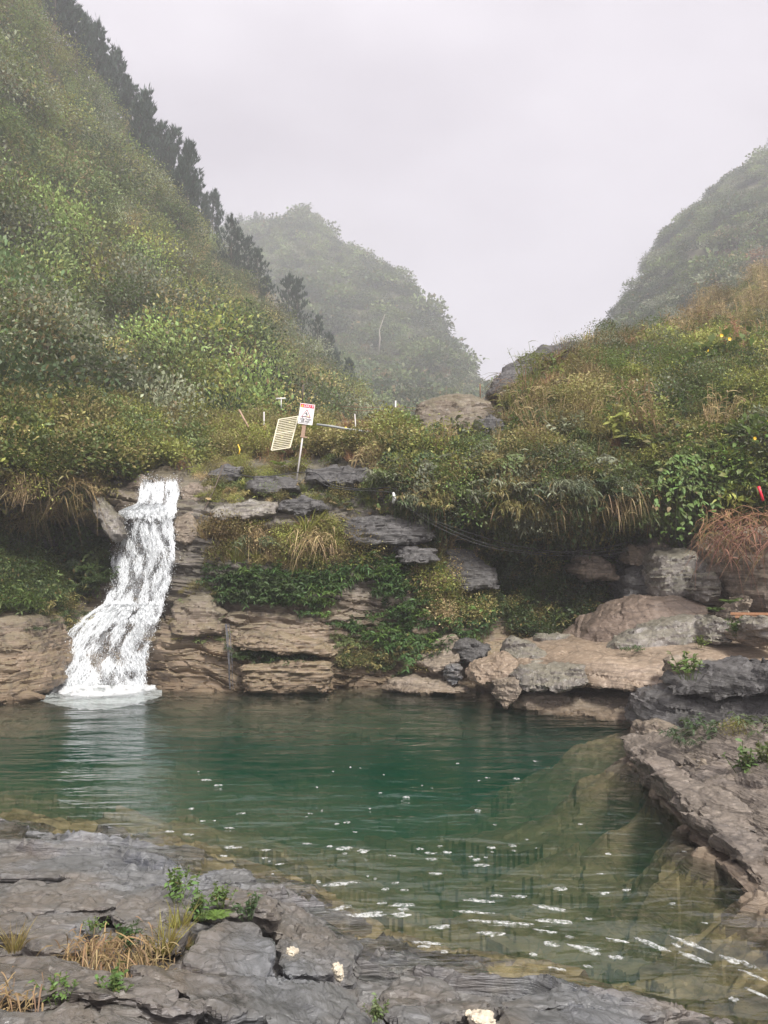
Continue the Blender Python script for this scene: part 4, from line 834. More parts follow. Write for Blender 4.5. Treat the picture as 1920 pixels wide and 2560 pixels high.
for q in range(2): proto('bamboo%d' % q, bamboo(75 + q), M_LEAF)
for q in range(2): proto('tangle%d' % q, tangle(80 + q), M_DEAD)
for q in range(2): proto('herb%d' % q, herb(85 + q), M_GLOSSY)
for q in range(2): proto('far_clump%d' % q, bush(90 + q, 420, 0.17, 0.6, 0.5, 0.9, False), M_LEAF)

GN = bpy.data.node_groups.new('plant_scatter', 'GeometryNodeTree')
GN.interface.new_socket('Geometry', in_out='INPUT', socket_type='NodeSocketGeometry'); GN.interface.new_socket('Geometry', in_out='OUTPUT', socket_type='NodeSocketGeometry')
def gnn(t_, **k):
    n = GN.nodes.new(t_)
    for a, b in k.items(): setattr(n, a, b)
    return n
gi, go = gnn('NodeGroupInput'), gnn('NodeGroupOutput'); iop = gnn('GeometryNodeInstanceOnPoints'); ci = gnn('GeometryNodeCollectionInfo')
ci.inputs['Collection'].default_value = PROTO; ci.inputs['Separate Children'].default_value = True; ci.inputs['Reset Children'].default_value = True
ai = gnn('GeometryNodeInputNamedAttribute', data_type='INT'); ai.inputs[0].default_value = 'idx'
ar = gnn('GeometryNodeInputNamedAttribute', data_type='FLOAT_VECTOR'); ar.inputs[0].default_value = 'rot'
as_ = gnn('GeometryNodeInputNamedAttribute', data_type='FLOAT_VECTOR'); as_.inputs[0].default_value = 'scl'
er = gnn('FunctionNodeEulerToRotation'); l = GN.links.new
iop.inputs['Pick Instance'].default_value = True
l(gi.outputs[0], iop.inputs['Points']); l(ci.outputs[0], iop.inputs['Instance']); l(ai.outputs[0], iop.inputs['Instance Index']); l(ar.outputs[0], er.inputs[0]); l(er.outputs[0], iop.inputs['Rotation']); l(as_.outputs[0], iop.inputs['Scale']); l(iop.outputs[0], go.inputs[0])

class Scatter:
    def __init__(s, name, label): s.name, s.label = name, label; s.p = []; s.r = []; s.s = []; s.i = []; s.c = []
    def add(s, pos, keys, scale, cols, cj=0.25, tilt=0.15, nrm=None, push=0.0, rot=True, zs=1.0, rng=rs, pick=None):
        n = len(pos)
        if n == 0: return
        kid = np.array([PID[k] for k in keys])[rng.randint(0, len(keys), n)]
        sc = (scale[0] + (scale[1] - scale[0]) * rng.rand(n) ** 1.5)
        S = np.stack([sc, sc, sc * (zs * (0.8 + 0.4 * rng.rand(n)))], 1)
        R = np.stack([tilt * rng.normal(size=n), tilt * rng.normal(size=n), (6.283 * rng.rand(n) if rot else 0.4 * rng.normal(size=n))], 1)
        cols = np.asarray(cols, float); c = cols[rng.randint(0, len(cols), n)] if pick is None else cols[np.clip(pick, 0, len(cols) - 1)]
        c = c * np.exp(cj * rng.normal(size=(n, 1)) + 0.30 * fbm(np.asarray(pos) * 0.35 + 17, 3)[:, None])
        if nrm is not None: pos = pos + nrm * push
        s.p.append(pos); s.r.append(R); s.s.append(S); s.i.append(kid); s.c.append(c)
    def build(s):
        V = np.concatenate(s.p); me = bpy.data.meshes.new(s.name); me.vertices.add(len(V)); me.vertices.foreach_set('co', V.astype(np.float32).ravel())
        for k, ty, arr in (('rot', 'FLOAT_VECTOR', s.r), ('scl', 'FLOAT_VECTOR', s.s)):
            a = me.attributes.new(k, ty, 'POINT'); a.data.foreach_set('vector', np.concatenate(arr).astype(np.float32).ravel())
        a = me.attributes.new('idx', 'INT', 'POINT'); a.data.foreach_set('value', np.concatenate(s.i).astype(np.int32))
        C = np.concatenate(s.c); a = me.attributes.new('color', 'FLOAT_COLOR', 'POINT'); a.data.foreach_set('color', np.concatenate([C, np.ones((len(C), 1))], 1).astype(np.float32).ravel())
        o = link(s.name, me); m = o.modifiers.new('scatter', 'NODES'); m.node_group = GN
        tag(o, s.label, kind='stuff'); return o

# colours as the plants have them
GREEN, DKGREEN, YGREEN, OLIVE, TAN, RUST, GREYG, BRIGHT = (.142,.182,.060), (.062,.092,.036), (.305,.320,.080), (.285,.245,.095), (.52,.39,.21), (.36,.20,.11), (.21,.225,.145), (.27,.40,.055)
BU = ['bush0', 'bush1', 'bush2']; FB = ['fine_bush0', 'fine_bush1']; BB = ['broad_bush0', 'broad_bush1']; GR = ['grass0', 'grass1', 'grass2']; WG = ['wide_grass0', 'wide_grass1']; HG = ['hanging0', 'hanging1', 'hanging2']
CA = ['cane0', 'cane1']; FE = ['fern0', 'fern1']; LA = ['lance0', 'lance1', 'lance2']; HE = ['heart0', 'heart1']; BM = ['bamboo0', 'bamboo1']; TG = ['tangle0', 'tangle1']; HB = ['herb0', 'herb1']; CB = ['crown_bush0', 'crown_bush1', 'crown_bush2']; FC = ['far_clump0', 'far_clump1']
# ------------------------------------------------------------------ plant cover
def front(s): # slope faces that can be seen from the valley
    v = np.array([0, 0, CZ]) - s.V; v /= np.linalg.norm(v, axis=-1, keepdims=True); return np.clip((s.N * v).sum(-1) + 0.25, 0, 1) > 0.02
def near_w(s): # more, smaller plants close by
    return front(s) * 1.0 / np.maximum(s.V[..., 1], 20) ** 0.9
def patch(V, sc, sd): return fbm(V * sc + sd, 3)

sc = Scatter('left_hill_scrub', 'thick scrub, grass and creepers covering the left hillside')
V, N = S_LEFT.pick(2600, None, near_w); sc.add(V, BU + FB, (0.5, 1.2), [GREEN, DKGREEN, OLIVE, OLIVE], 0.3, 0.3, N, 0.05)
V, N = S_LEFT.pick(1500, None, near_w); f = patch(V, 0.10, 1)
pk = np.clip(((f * 0.9 + 0.5) * 6 + 1.2 * rs.normal(size=len(f))).astype(int), 0, 5)
sc.add(V, CB + FB + CB, (0.8, 3.2), [DKGREEN, GREEN, GREYG, (.18,.24,.07), YGREEN, OLIVE], 0.42, 0.25, N, 0.2, pick=pk, zs=1.35)
V, N = S_LEFT.pick(4000, None, near_w); f = patch(V, 0.12, 5); k = f > 0.0
sc.add(V[k], GR + CA, (0.9, 2.0), [OLIVE, YGREEN, TAN, TAN, (.34,.27,.12)], 0.2, 0.25)
k = f < -0.35
sc.add(V[k], BU + FE + CA, (0.6, 1.3), [GREEN, YGREEN, GREYG, GREEN], 0.25, 0.3)
V, N = S_LEFT.pick(200, None, front); sc.add(V, CB, (2.2, 3.8), [GREEN, DKGREEN, YGREEN, (.13,.19,.05)], 0.2, 0.2, N, 0.3)
V, N = S_LEFT.pick(260, None, front); k = V[:, 1] > 48; V, N = V[k], N[k]; sc.add(V, CB, (2.8, 4.6), [GREEN, (.19,.23,.06), YGREEN, OLIVE, DKGREEN, GREYG], 0.2, 0.2, N, 0.2)
# sunny yellow green belt above the waterfall
V, N = S_LEFT.pick(1300, [(-100,700),(300,760),(620,880),(700,1080),(560,1120),(0,1060),(-100,1000)]); sc.add(V, GR + CA + WG, (0.8, 1.6), [YGREEN, OLIVE, TAN, TAN, (.36,.28,.12)], 0.2, 0.2)
V, N = S_LEFT.pick(260, [(-100,560),(250,600),(640,900),(660,1080),(0,1020)]); sc.add(V, BU + FE + BM, (0.6, 1.1), [GREEN, YGREEN, GREEN, DKGREEN], 0.2, 0.2, N, 0.2)
V, N = S_LEFT.pick(100, [(280,880),(650,900),(720,1080),(380,1060)]); sc.add(V, HG + GR, (0.9, 1.5), [RUST, TAN], 0.2, 0.2)
sc.build()

sc = Scatter('far_hill_scrub', 'hazy scrub covering the far middle hill')
V, N = S_MID.pick(6500, None, front); f = patch(V, 0.02, 3); sc.add(V, FC, (1.6, 4.2), [GREEN, GREYG, (.16,.21,.07), DKGREEN, GREEN], 0.3, 0.3, N, 0.2)
V, N = S_MID.pick(500, None, front); sc.add(V, FC, (4.0, 7.5), [DKGREEN, GREEN], 0.2, 0.2, N, 0.5)
V, N = S_MID.pick(1500, [(500,800),(1200,950),(1200,1100),(500,1100)], front); sc.add(V, FC + CA, (1.4, 2.6), [YGREEN, OLIVE, RUST, GREYG], 0.2, 0.3)
sc.build()
sc = Scatter('right_hill_scrub', 'hazy bushes covering the far right hill')
V, N = S_RIGHT.pick(5200, None, front); sc.add(V, FC + BU, (1.1, 2.9), [DKGREEN, GREEN, GREYG, DKGREEN], 0.3, 0.3, N, 0.2)
V, N = S_RIGHT.pick(260, None, front); sc.add(V, FC, (2.6, 4.6), [DKGREEN, GREEN], 0.2, 0.2, N, 0.4)
V, N = S_RIGHT.pick(260, [(1800,600),(1960,560),(1960,760),(1800,800)], front); sc.add(V, FC, (1.2, 2.4), [RUST, TAN, (.22,.13,.09)], 0.2, 0.2)
sc.build()
sc = Scatter('maize_stubble', 'dry maize stalks and weeds on the terrace at upper right')
V, N = S_TERR.pick(900, None, front); sc.add(V, CA + GR, (0.6, 1.2), [TAN, (.34,.25,.12), TAN, OLIVE], 0.2, 0.1)
V, N = S_TERR.pick(900, None, front); sc.add(V, BU + FB + GR, (0.35, 0.8), [OLIVE, YGREEN, GREEN], 0.25, 0.3)
sc.build()

# cliff top and right bank
sc = Scatter('bank_scrub', 'mixed grass, ferns and scrub growing over the right bank')
RB = [(1275,1010),(1330,940),(1500,865),(1650,850),(2100,800),(2100,1300),(1850,1290),(1640,1330),(1500,1330),(1300,1300),(1150,1280),(1000,1230),(960,1150),(1120,1125),(1265,1120)]
V, N = S_CLIFF.pick(900, RB); sc.add(V, FB + BU, (0.25, 0.6), [OLIVE, GREEN, GREEN, DKGREEN], 0.25, 0.4, N, 0.05)
V, N = S_CLIFF.pick(520, RB); f = patch(V, 0.45, 2); pk = np.clip(((f * 0.9 + 0.5) * 6 + 1.0 * rs.normal(size=len(f))).astype(int), 0, 5)
sc.add(V, FB + CB + FE + BM + HB + CB, (0.45, 1.1), [GREEN, DKGREEN, GREYG, (.13,.20,.05), YGREEN, OLIVE], 0.2, 0.35, N, 0.15, pick=pk)
V, N = S_CLIFF.pick(1700, RB); f = patch(V, 0.5, 7); k = f > -0.05
sc.add(V[k], GR + WG, (0.5, 1.05), [OLIVE, YGREEN, TAN, TAN, (.22,.17,.06)], 0.22, 0.35, N[k], 0.05)
V, N = S_CLIFF.pick(260, [(1280,950),(1500,860),(1680,860),(1640,960),(1400,1010),(1280,1000)]); sc.add(V, TG + HG + GR, (0.5, 1.0), [TAN, RUST, OLIVE], 0.25, 0.3, N, 0.1)
V, N = S_CLIFF.pick(260, [(1560,880),(1920,860),(2100,840),(2100,1080),(1600,1010),(1480,960)]); sc.add(V, CB + BU, (0.4, 0.9), [YGREEN, GREEN, (.14,.20,.04)], 0.2, 0.3, N, 0.2)
V, N = S_CLIFF.pick(300, [(1640,1120),(2100,1080),(2100,1290),(1800,1280),(1660,1230)]); sc.add(V, BB + LA + FE, (0.4, 0.8), [YGREEN, GREEN, (.12,.17,.035)], 0.2, 0.3, N, 0.15)
V, N = S_CLIFF.pick(60, RB); sc.add(V, HB + CB + BM, (0.7, 1.2), [GREEN, YGREEN, (.16,.22,.06), GREYG], 0.25, 0.25, N, 0.2)
V, N = S_CLIFF.pick(150, RB); sc.add(V, GR + CA + GR, (0.5, 1.0), [TAN, (.36,.25,.13), RUST, OLIVE], 0.2, 0.3, N, 0.15)
# hanging edge above the dark hollow
HE_ = [(1000,1150),(1120,1130),(1300,1150),(1450,1180),(1560,1210),(1700,1240),(1700,1310),(1500,1300),(1250,1290),(1080,1260),(960,1220)]
V, N = S_CLIFF.pick(150, HE_); sc.add(V, HG, (0.35, 0.8), [TAN, OLIVE, RUST, GREEN, OLIVE], 0.2, 0.2, N, 0.15, rot=False)
V, N = S_CLIFF.pick(420, HE_); sc.add(V, BM + LA + HE + FB, (0.35, 0.8), [GREYG, GREEN, DKGREEN, OLIVE, GREEN], 0.2, 0.2, N, 0.2, rot=False)
V, N = S_CLIFF.pick(240, [(980,1230),(1250,1290),(1560,1300),(1700,1310),(1660,1370),(1450,1350),(1200,1340),(1010,1290)]); sc.add(V, LA + HE + HG, (0.4, 0.8), [DKGREEN, GREEN, DKGREEN, OLIVE], 0.2, 0.2, N, 0.15, rot=False)
sc.build()

sc = Scatter('stream_scrub', 'bushes and grass along the stream above the waterfall')
TB = [(-200,960),(300,1010),(560,1060),(860,1080),(1020,1070),(1050,1130),(980,1180),(880,1190),(800,1150),(640,1140),(480,1165),(330,1185),(200,1170),(-200,1160)]
V, N = S_CLIFF.pick(700, TB); sc.add(V, FB + BU + GR, (0.4, 0.9), [GREEN, OLIVE, YGREEN, OLIVE], 0.25, 0.3, N, 0.1)
V, N = S_CLIFF.pick(240, TB); sc.add(V, GR + HG + BM, (0.5, 1.0), [YGREEN, TAN, RUST, OLIVE], 0.2, 0.25, N, 0.1)
V, N = S_CLIFF.pick(60, [(520,1070),(640,1070),(650,1150),(520,1150)]); sc.add(V, FB, (0.5, 0.9), [OLIVE, YGREEN], 0.2, 0.2, N, 0.1)
# overhanging green left of the fall
OH = [(-250,1080),(150,1060),(360,1100),(380,1170),(320,1200),(220,1240),(60,1240),(-250,1230)]
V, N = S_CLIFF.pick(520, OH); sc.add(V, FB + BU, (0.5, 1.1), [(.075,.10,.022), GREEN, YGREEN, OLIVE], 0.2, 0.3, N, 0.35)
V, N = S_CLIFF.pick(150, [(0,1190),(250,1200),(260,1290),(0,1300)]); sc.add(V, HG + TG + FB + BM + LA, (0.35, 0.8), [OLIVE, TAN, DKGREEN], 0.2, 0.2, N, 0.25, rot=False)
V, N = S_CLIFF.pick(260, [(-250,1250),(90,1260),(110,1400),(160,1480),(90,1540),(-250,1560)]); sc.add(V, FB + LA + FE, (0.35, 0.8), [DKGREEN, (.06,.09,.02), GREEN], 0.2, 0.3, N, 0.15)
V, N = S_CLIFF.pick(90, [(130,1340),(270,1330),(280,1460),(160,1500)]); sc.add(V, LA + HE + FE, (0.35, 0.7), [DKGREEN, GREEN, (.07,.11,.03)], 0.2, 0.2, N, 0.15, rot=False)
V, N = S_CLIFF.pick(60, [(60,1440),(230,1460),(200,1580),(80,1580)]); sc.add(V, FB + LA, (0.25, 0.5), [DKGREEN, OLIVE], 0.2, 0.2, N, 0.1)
sc.build()

sc = Scatter('cliff_creepers', 'dark green drooping leaves and grass covering the cliff face')
V, N = S_CLIFF.pick(120, [(440,1190),(700,1170),(960,1180),(1120,1300),(1240,1400),(1100,1420),(900,1380),(700,1300),(520,1300)]); sc.add(V, LA + GR + FB + FE, (0.12, 0.3), [GREEN, OLIVE, YGREEN, TAN], 0.25, 0.3, N, 0.18)
A1 = [(530,1420),(620,1390),(720,1420),(820,1420),(960,1400),(1090,1420),(1200,1450),(1220,1560),(1120,1640),(1000,1640),(860,1650),(800,1600),(740,1570),(760,1500),(640,1500),(540,1470)]
V, N = S_CLIFF.pick(520, A1); k = patch(V, 0.9, 4) > -0.12; V, N = V[k], N[k]; sc.add(V, LA + LA + HB, (0.3, 0.62), [(.05,.10,.025), (.06,.115,.03), (.05,.10,.03), (.10,.17,.035)], 0.2, 0.25, N, 0.05, rot=False)
V, N = S_CLIFF.pick(130, [(580,1440),(740,1430),(760,1510),(560,1500)]); sc.add(V, LA, (0.3, 0.6), [DKGREEN, (.05,.095,.025)], 0.2, 0.2, N, 0.05, rot=False)
V, N = S_CLIFF.pick(70, [(590,1610),(740,1600),(770,1650),(700,1670),(600,1650)]); sc.add(V, LA, (0.22, 0.42), [DKGREEN, (.06,.10,.025)], 0.2, 0.2, N, 0.05, rot=False)
V, N = S_CLIFF.pick(120, [(500,1320),(560,1300),(700,1310),(800,1290),(920,1340),(930,1410),(800,1430),(640,1410),(520,1400)]); sc.add(V, FB + GR + HG, (0.3, 0.75), [OLIVE, YGREEN, TAN, OLIVE, (.18,.13,.06)], 0.2, 0.3, N, 0.1)
V, N = S_CLIFF.pick(120, [(1020,1400),(1150,1390),(1220,1440),(1200,1560),(1080,1560)]); sc.add(V, FB + GR, (0.3, 0.7), [YGREEN, OLIVE, TAN], 0.2, 0.3, N, 0.1)
V, N = S_CLIFF.pick(190, [(1190,1380),(1330,1380),(1560,1430),(1600,1500),(1500,1580),(1400,1620),(1260,1580),(1180,1520)]); sc.add(V, FB + LA + BU, (0.3, 0.7), [DKGREEN, GREEN, (.06,.09,.03), OLIVE], 0.2, 0.3, N, 0.1)
V, N = S_CLIFF.pick(110, [(1040,1290),(1200,1370),(1420,1390),(1650,1370),(1650,1400),(1400,1440),(1200,1430),(1060,1350)]); sc.add(V, LA + HB, (0.25, 0.5), [GREEN, DKGREEN, (.08,.12,.035)], 0.2, 0.3, N, 0.05)
V, N = S_CLIFF.pick(100, [(560,1180),(700,1200),(860,1210),(1010,1280),(1060,1340),(980,1330),(860,1280),(700,1245),(540,1250),(480,1245)]); sc.add(V, LA + FB + GR, (0.22, 0.5), [GREEN, OLIVE, DKGREEN, YGREEN], 0.2, 0.3, N, 0.05)
V, N = S_CLIFF.pick(50, [(460,1190),(640,1150),(760,1180),(660,1260),(500,1260)]); sc.add(V, FB + HG, (0.25, 0.55), [OLIVE, YGREEN], 0.2, 0.3, N, 0.05, rot=False)
V, N = S_CLIFF.pick(110, [(840,1600),(1100,1600),(1200,1580),(1180,1660),(1000,1690),(850,1680)]); sc.add(V, LA + FB, (0.18, 0.4), [GREEN, OLIVE, DKGREEN], 0.2, 0.3, N, 0.03)
V, N = S_CLIFF.pick(60, [(440,1450),(580,1480),(560,1620),(440,1600)]); sc.add(V, FB + LA, (0.1, 0.28), [OLIVE, GREEN], 0.2, 0.3, N, 0.02)
sc.build()
# ------------------------------------------------------------------ waterfall
def white_mat(name, c=(0.85, 0.87, 0.88), tr=0.3, rough=0.35):
    t = NT(name); p = t.n('ShaderNodeBsdfPrincipled', {'Base Color': tuple(c) + (1,), 'Roughness': rough}); q = t.n('ShaderNodeBsdfTranslucent', {'Color': tuple(c) + (1,)})
    m = t.n('ShaderNodeMixShader', {0: tr}); t.t.links.new(p.outputs[0], m.inputs[1]); t.t.links.new(q.outputs[0], m.inputs[2]); return t.surf(m)
M_DROP = white_mat('spray')
t = NT('falling_water'); g = t.n('ShaderNodeNewGeometry'); al = t.ramp(t.noise(t.map(g.outputs['Position'], (30, 30, 4)), 1.0, 3, 0.6), [(0.3, 0.15), (0.65, 0.9)])
p = t.n('ShaderNodeBsdfPrincipled', {'Base Color': (0.80, 0.83, 0.85, 1), 'Roughness': 0.3}); q = t.n('ShaderNodeBsdfTransparent'); m = t.n('ShaderNodeMixShader', {0: al})
t.t.links.new(q.outputs[0], m.inputs[1]); t.t.links.new(p.outputs[0], m.inputs[2]); M_WHITE = t.surf(m) 
t = NT('foam'); g = t.n('ShaderNodeNewGeometry'); al = t.ramp(t.noise(g.outputs['Position'], 26.0, 4, 0.65), [(0.38, 0.03), (0.64, 0.62)])  # foam white, shared by the streaks that imitate sky reflections
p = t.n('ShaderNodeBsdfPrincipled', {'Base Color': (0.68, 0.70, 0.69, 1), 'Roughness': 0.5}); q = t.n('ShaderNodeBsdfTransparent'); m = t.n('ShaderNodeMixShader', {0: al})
t.t.links.new(q.outputs[0], m.inputs[1]); t.t.links.new(p.outputs[0], m.inputs[2]); M_FOAM_GLINT = t.surf(m)
t = NT('water_veil'); g = t.n('ShaderNodeNewGeometry'); n = t.noise(t.map(g.outputs['Position'], (15, 15, 0.9)), 1.0, 6, 0.68, 0.9); n2 = t.noise(t.map(g.outputs['Position'], (1.6, 1.6, 0.9)), 1.0, 4, 0.6)
a = t.ramp(t.math('ADD', t.math('MULTIPLY', n, 0.65), t.math('MULTIPLY', n2, 0.4)), [(0.47, 0.0), (0.72, 0.5)])
p = t.n('ShaderNodeBsdfPrincipled', {'Base Color': (0.72, 0.75, 0.78, 1), 'Roughness': 0.3}); q = t.n('ShaderNodeBsdfTransparent'); m = t.n('ShaderNodeMixShader', {0: a})
t.t.links.new(q.outputs[0], m.inputs[1]); t.t.links.new(p.outputs[0], m.inputs[2]); M_VEIL = t.surf(m)
wpy = [1196, 1225, 1258, 1276, 1300, 1350, 1400, 1450, 1480, 1510, 1540, 1580, 1620, 1660, 1722]
wl = [356, 350, 345, 302, 293, 287, 280, 280, 273, 260, 214, 170, 140, 120, 106]
wr = [446, 448, 442, 438, 432, 435, 438, 425, 415, 408, 400, 385, 370, 363, 360]
def fall_pt(u, py, off):
    l_ = np.interp(py, wpy, wl); r_ = np.interp(py, wpy, wr); px = l_ + (r_ - l_) * u
    return P(px, py, depth(px, py) - 0.32 - off)
g_ = np.random.RandomState(11)
root = empty('waterfall', tuple(P(250, 1722, 18.7))); tag(root, 'white cascading waterfall dropping over ledges into the pool', 'waterfall'); RI = -np.array(root.location)
def wpart(name, L, mat):
    me = L.mesh(name, mat) if isinstance(L, (Leaves, MB)) else L
    return link(name, me, root, RI)
# veil
gu, gp = np.linspace(0, 1, 60), np.linspace(1198, 1722, 130); GU, GP = np.meshgrid(gu, gp)
VV = fall_pt(GU, GP, 0.02 + 0.10 * fbm(np.stack([GU * 5, GP / 40, GU * 0], -1), 3)); wpart('water_veil', np_mesh('water_veil', VV.reshape(-1, 3), [grid_faces(130, 60)], True, M_VEIL), None)
VV = fall_pt(0.03 + 0.94 * GU, GP, 0.16 + 0.16 * fbm(np.stack([GU * 7 + 9, GP / 30, GU * 0], -1), 3)); wpart('water_veil', np_mesh('water_veil', VV.reshape(-1, 3), [grid_faces(130, 60)], True, M_VEIL), None)
# strands
def strands(n, seed, py0, py1, len_, wid, off, gate, umin=0.0, umax=1.0):
    g_ = np.random.RandomState(seed); L = Leaves(); cnt = 0; base = []
    u = g_.rand(n * 4) * (umax - umin) + umin; s0 = py0 + (py1 - py0) * g_.rand(n * 4)
    k = fbm(np.stack([u * 7, s0 / 55.0, u * 0 + seed], -1), 3) > gate; u, s0 = u[k][:n], s0[k][:n]; n = len(u)
    ln = len_[0] + (len_[1] - len_[0]) * g_.rand(n); ns = 6; tt = np.linspace(0, 1, ns + 1); o = off[0] + (off[1] - off[0]) * g_.rand(n); ph = g_.rand(n) * 50
    rows = []; w = (wid[0] + (wid[1] - wid[0]) * g_.rand(n) ** 2)
    for q, t_ in enumerate(tt):
        py = np.minimum(s0 + ln * t_, 1722); uu_ = u + 0.045 * fbm(np.stack([ph, py / 13.0, ph * 0], -1), 2)
        c = fall_pt(uu_, py, o + 0.05 * perlin(np.stack([ph, py / 14.0, ph * 0 + 5], -1)))
        ww = w * (0.35 + 0.9 * np.abs(np.sin(ph + q * 1.7))) * np.sin(np.pi * (0.08 + 0.84 * t_)); sx = np.stack([ww, 0.3 * ww * np.sin(ph), 0 * ww], 1); rows.append(np.stack([c - sx, c + sx], 1))
    V = np.concatenate(rows, 1); m = V.shape[1]; i = np.arange(n)[:, None] * m
    Q = np.concatenate([i + np.array([[2 * q, 2 * q + 1, 2 * q + 3, 2 * q + 2]]) for q in range(ns)])
    return np_mesh('strand', V.reshape(-1, 3), [Q], True, M_WHITE)
wpart('upper_cascade', strands(1200, 1, 1196, 1262, (7, 28), (0.003, 0.013), (0.0, 0.2), -0.25), None)
wpart('middle_cascade', strands(3000, 2, 1266, 1490, (7, 36), (0.003, 0.012), (0.0, 0.25), 0.02), None)
wpart('lower_cascade', strands(4800, 3, 1490, 1706, (7, 40), (0.003, 0.012), (0.0, 0.3), -0.02), None)
wpart('ledge_foam', strands(800, 4, 1262, 1284, (8, 22), (0.012, 0.045), (0.05, 0.25), -0.6), None)
wpart('splash_band', strands(900, 5, 1500, 1548, (6, 20), (0.010, 0.035), (0.05, 0.32), -0.2), None)
# droplets
nd = 10000; u = g_.rand(nd) * 1.08 - 0.04; py = 1190 + 535 * g_.rand(nd); c = fall_pt(u, py, 0.05 + 0.4 * g_.rand(nd)) + 0.05 * g_.normal(size=(nd, 3)); c[:, 2] = np.maximum(c[:, 2], 0.03); r = 0.003 + 0.010 * g_.rand(nd) ** 3
OV = np.array([[1, 0, 0], [-1, 0, 0], [0, 1, 0], [0, -1, 0], [0, 0, 1.5], [0, 0, -1.5]]); OF = np.array([[0, 2, 4], [2, 1, 4], [1, 3, 4], [3, 0, 4], [2, 0, 5], [1, 2, 5], [3, 1, 5], [0, 3, 5]])
V = (c[:, None] + OV[None] * r[:, None, None]).reshape(-1, 3); T = (np.arange(nd)[:, None, None] * 6 + OF[None]).reshape(-1, 3)
wpart('spray_drops', np_mesh('spray_drops', V, [T], True, M_DROP), None)
# boiling foam where it lands
nf = 46; fu = np.linspace(0, 1, 120); fv = np.linspace(0, 1, nf); FU, FV = np.meshgrid(fu, fv)
fpx = 95 + (405 - 95) * FU; fpy = 1714 + 50 * FV * (0.35 + 0.65 * np.sin(np.pi * np.clip(FU * 0.9 + 0.08, 0, 1))) + 4 * (1 - FU)
Q = G(fpx, fpy, 0.0); hgt = 0.05 * (1 - FV) * np.clip(fbm(np.stack([FU * 16, FV * 4, FU * 0], -1), 4) + 0.55, 0, 2) + 0.03 * (fbm(np.stack([FU * 22, FV * 9, FU * 0 + 3], -1), 3) - 0.55 * FV)
Q[..., 2] = hgt + 0.004 - 0.05 * FV; wpart('landing_foam', np_mesh('landing_foam', Q.reshape(-1, 3), [grid_faces(nf, 120)], True, M_DROP), None)
# thin trickle on the cliff
root = empty('trickle', tuple(P(572, 1720, 17.6))); tag(root, 'thin dark trickle of water down the tan lower cliff', 'waterfall'); RI = -np.array(root.location)
tp = np.array([(566, 1560), (570, 1590), (572, 1630), (574, 1660), (575, 1700), (577, 1722)], float); L = Leaves()
for q in range(9):
    x = (g_.rand() - 0.5) * 14; path = np.array([P(a + x + g_.normal() * 1.0, b, depth(a, b) - 0.30 - 0.05 * g_.rand() if b < 1655 else 17.6) for a, b in tp]); L.tube(path, 0.003 + 0.003 * g_.rand(), 3)
M_TRICK = plain('trickle_water', (0.10, 0.10, 0.11), 0.12, 0.3); link('water_thread', L.mesh('water_thread', M_TRICK), root, RI)

# ------------------------------------------------------------------ foam on the pool, and white patches imitating sky reflections
mb = MB(); g_ = np.random.RandomState(21)
WT = Vt.reshape(330, 260, 3)
def water_z(x, y):
    i = np.clip(np.searchsorted(wy, y), 1, 329); j = np.clip(np.searchsorted(wu, x / (y + 1.5)), 1, 259)
    return np.maximum(np.maximum(WT[i, j, 2], WT[i - 1, j, 2]), np.maximum(WT[i, j - 1, 2], WT[i - 1, j - 1, 2]))
def fleck(px, py, rx, ry, ang=0.0):
    c = G(px, py, 0.0); n = 18; a = np.arange(n) * 6.283 / n; r = 1 + 0.35 * np.array([perlin(np.array([[math.cos(x) * 1.3 + px, math.sin(x) * 1.3 + py, 0.5]]))[0] for x in a]) + 0.16 * g_.normal(size=n)
    x, y = np.cos(a) * rx * r, np.sin(a) * ry * r; ca, sa = math.cos(ang), math.sin(ang); X_ = x * ca - y * sa; Y_ = x * sa + y * ca
    o = np.stack([c[0] + X_, c[1] + Y_, water_z(c[0] + X_, c[1] + Y_) + 0.001], 1); i_ = np.stack([c[0] + X_ * 0.7, c[1] + Y_ * 0.7, water_z(c[0] + X_ * 0.7, c[1] + Y_ * 0.7) + 0.003], 1); b = o.copy(); b[:, 2] -= 0.006
    V = np.concatenate([b, o, i_, [[c[0], c[1], water_z(c[0], c[1]) + 0.0035]]]); k = np.arange(n); k2 = (k + 1) % n
    mb.add(V, np.concatenate([np.stack([k, k2, n + k2, n + k], 1), np.stack([n + k, n + k2, 2 * n + k2, 2 * n + k], 1)]), np.stack([2 * n + k, 2 * n + k2, np.full(n, 3 * n)], 1))
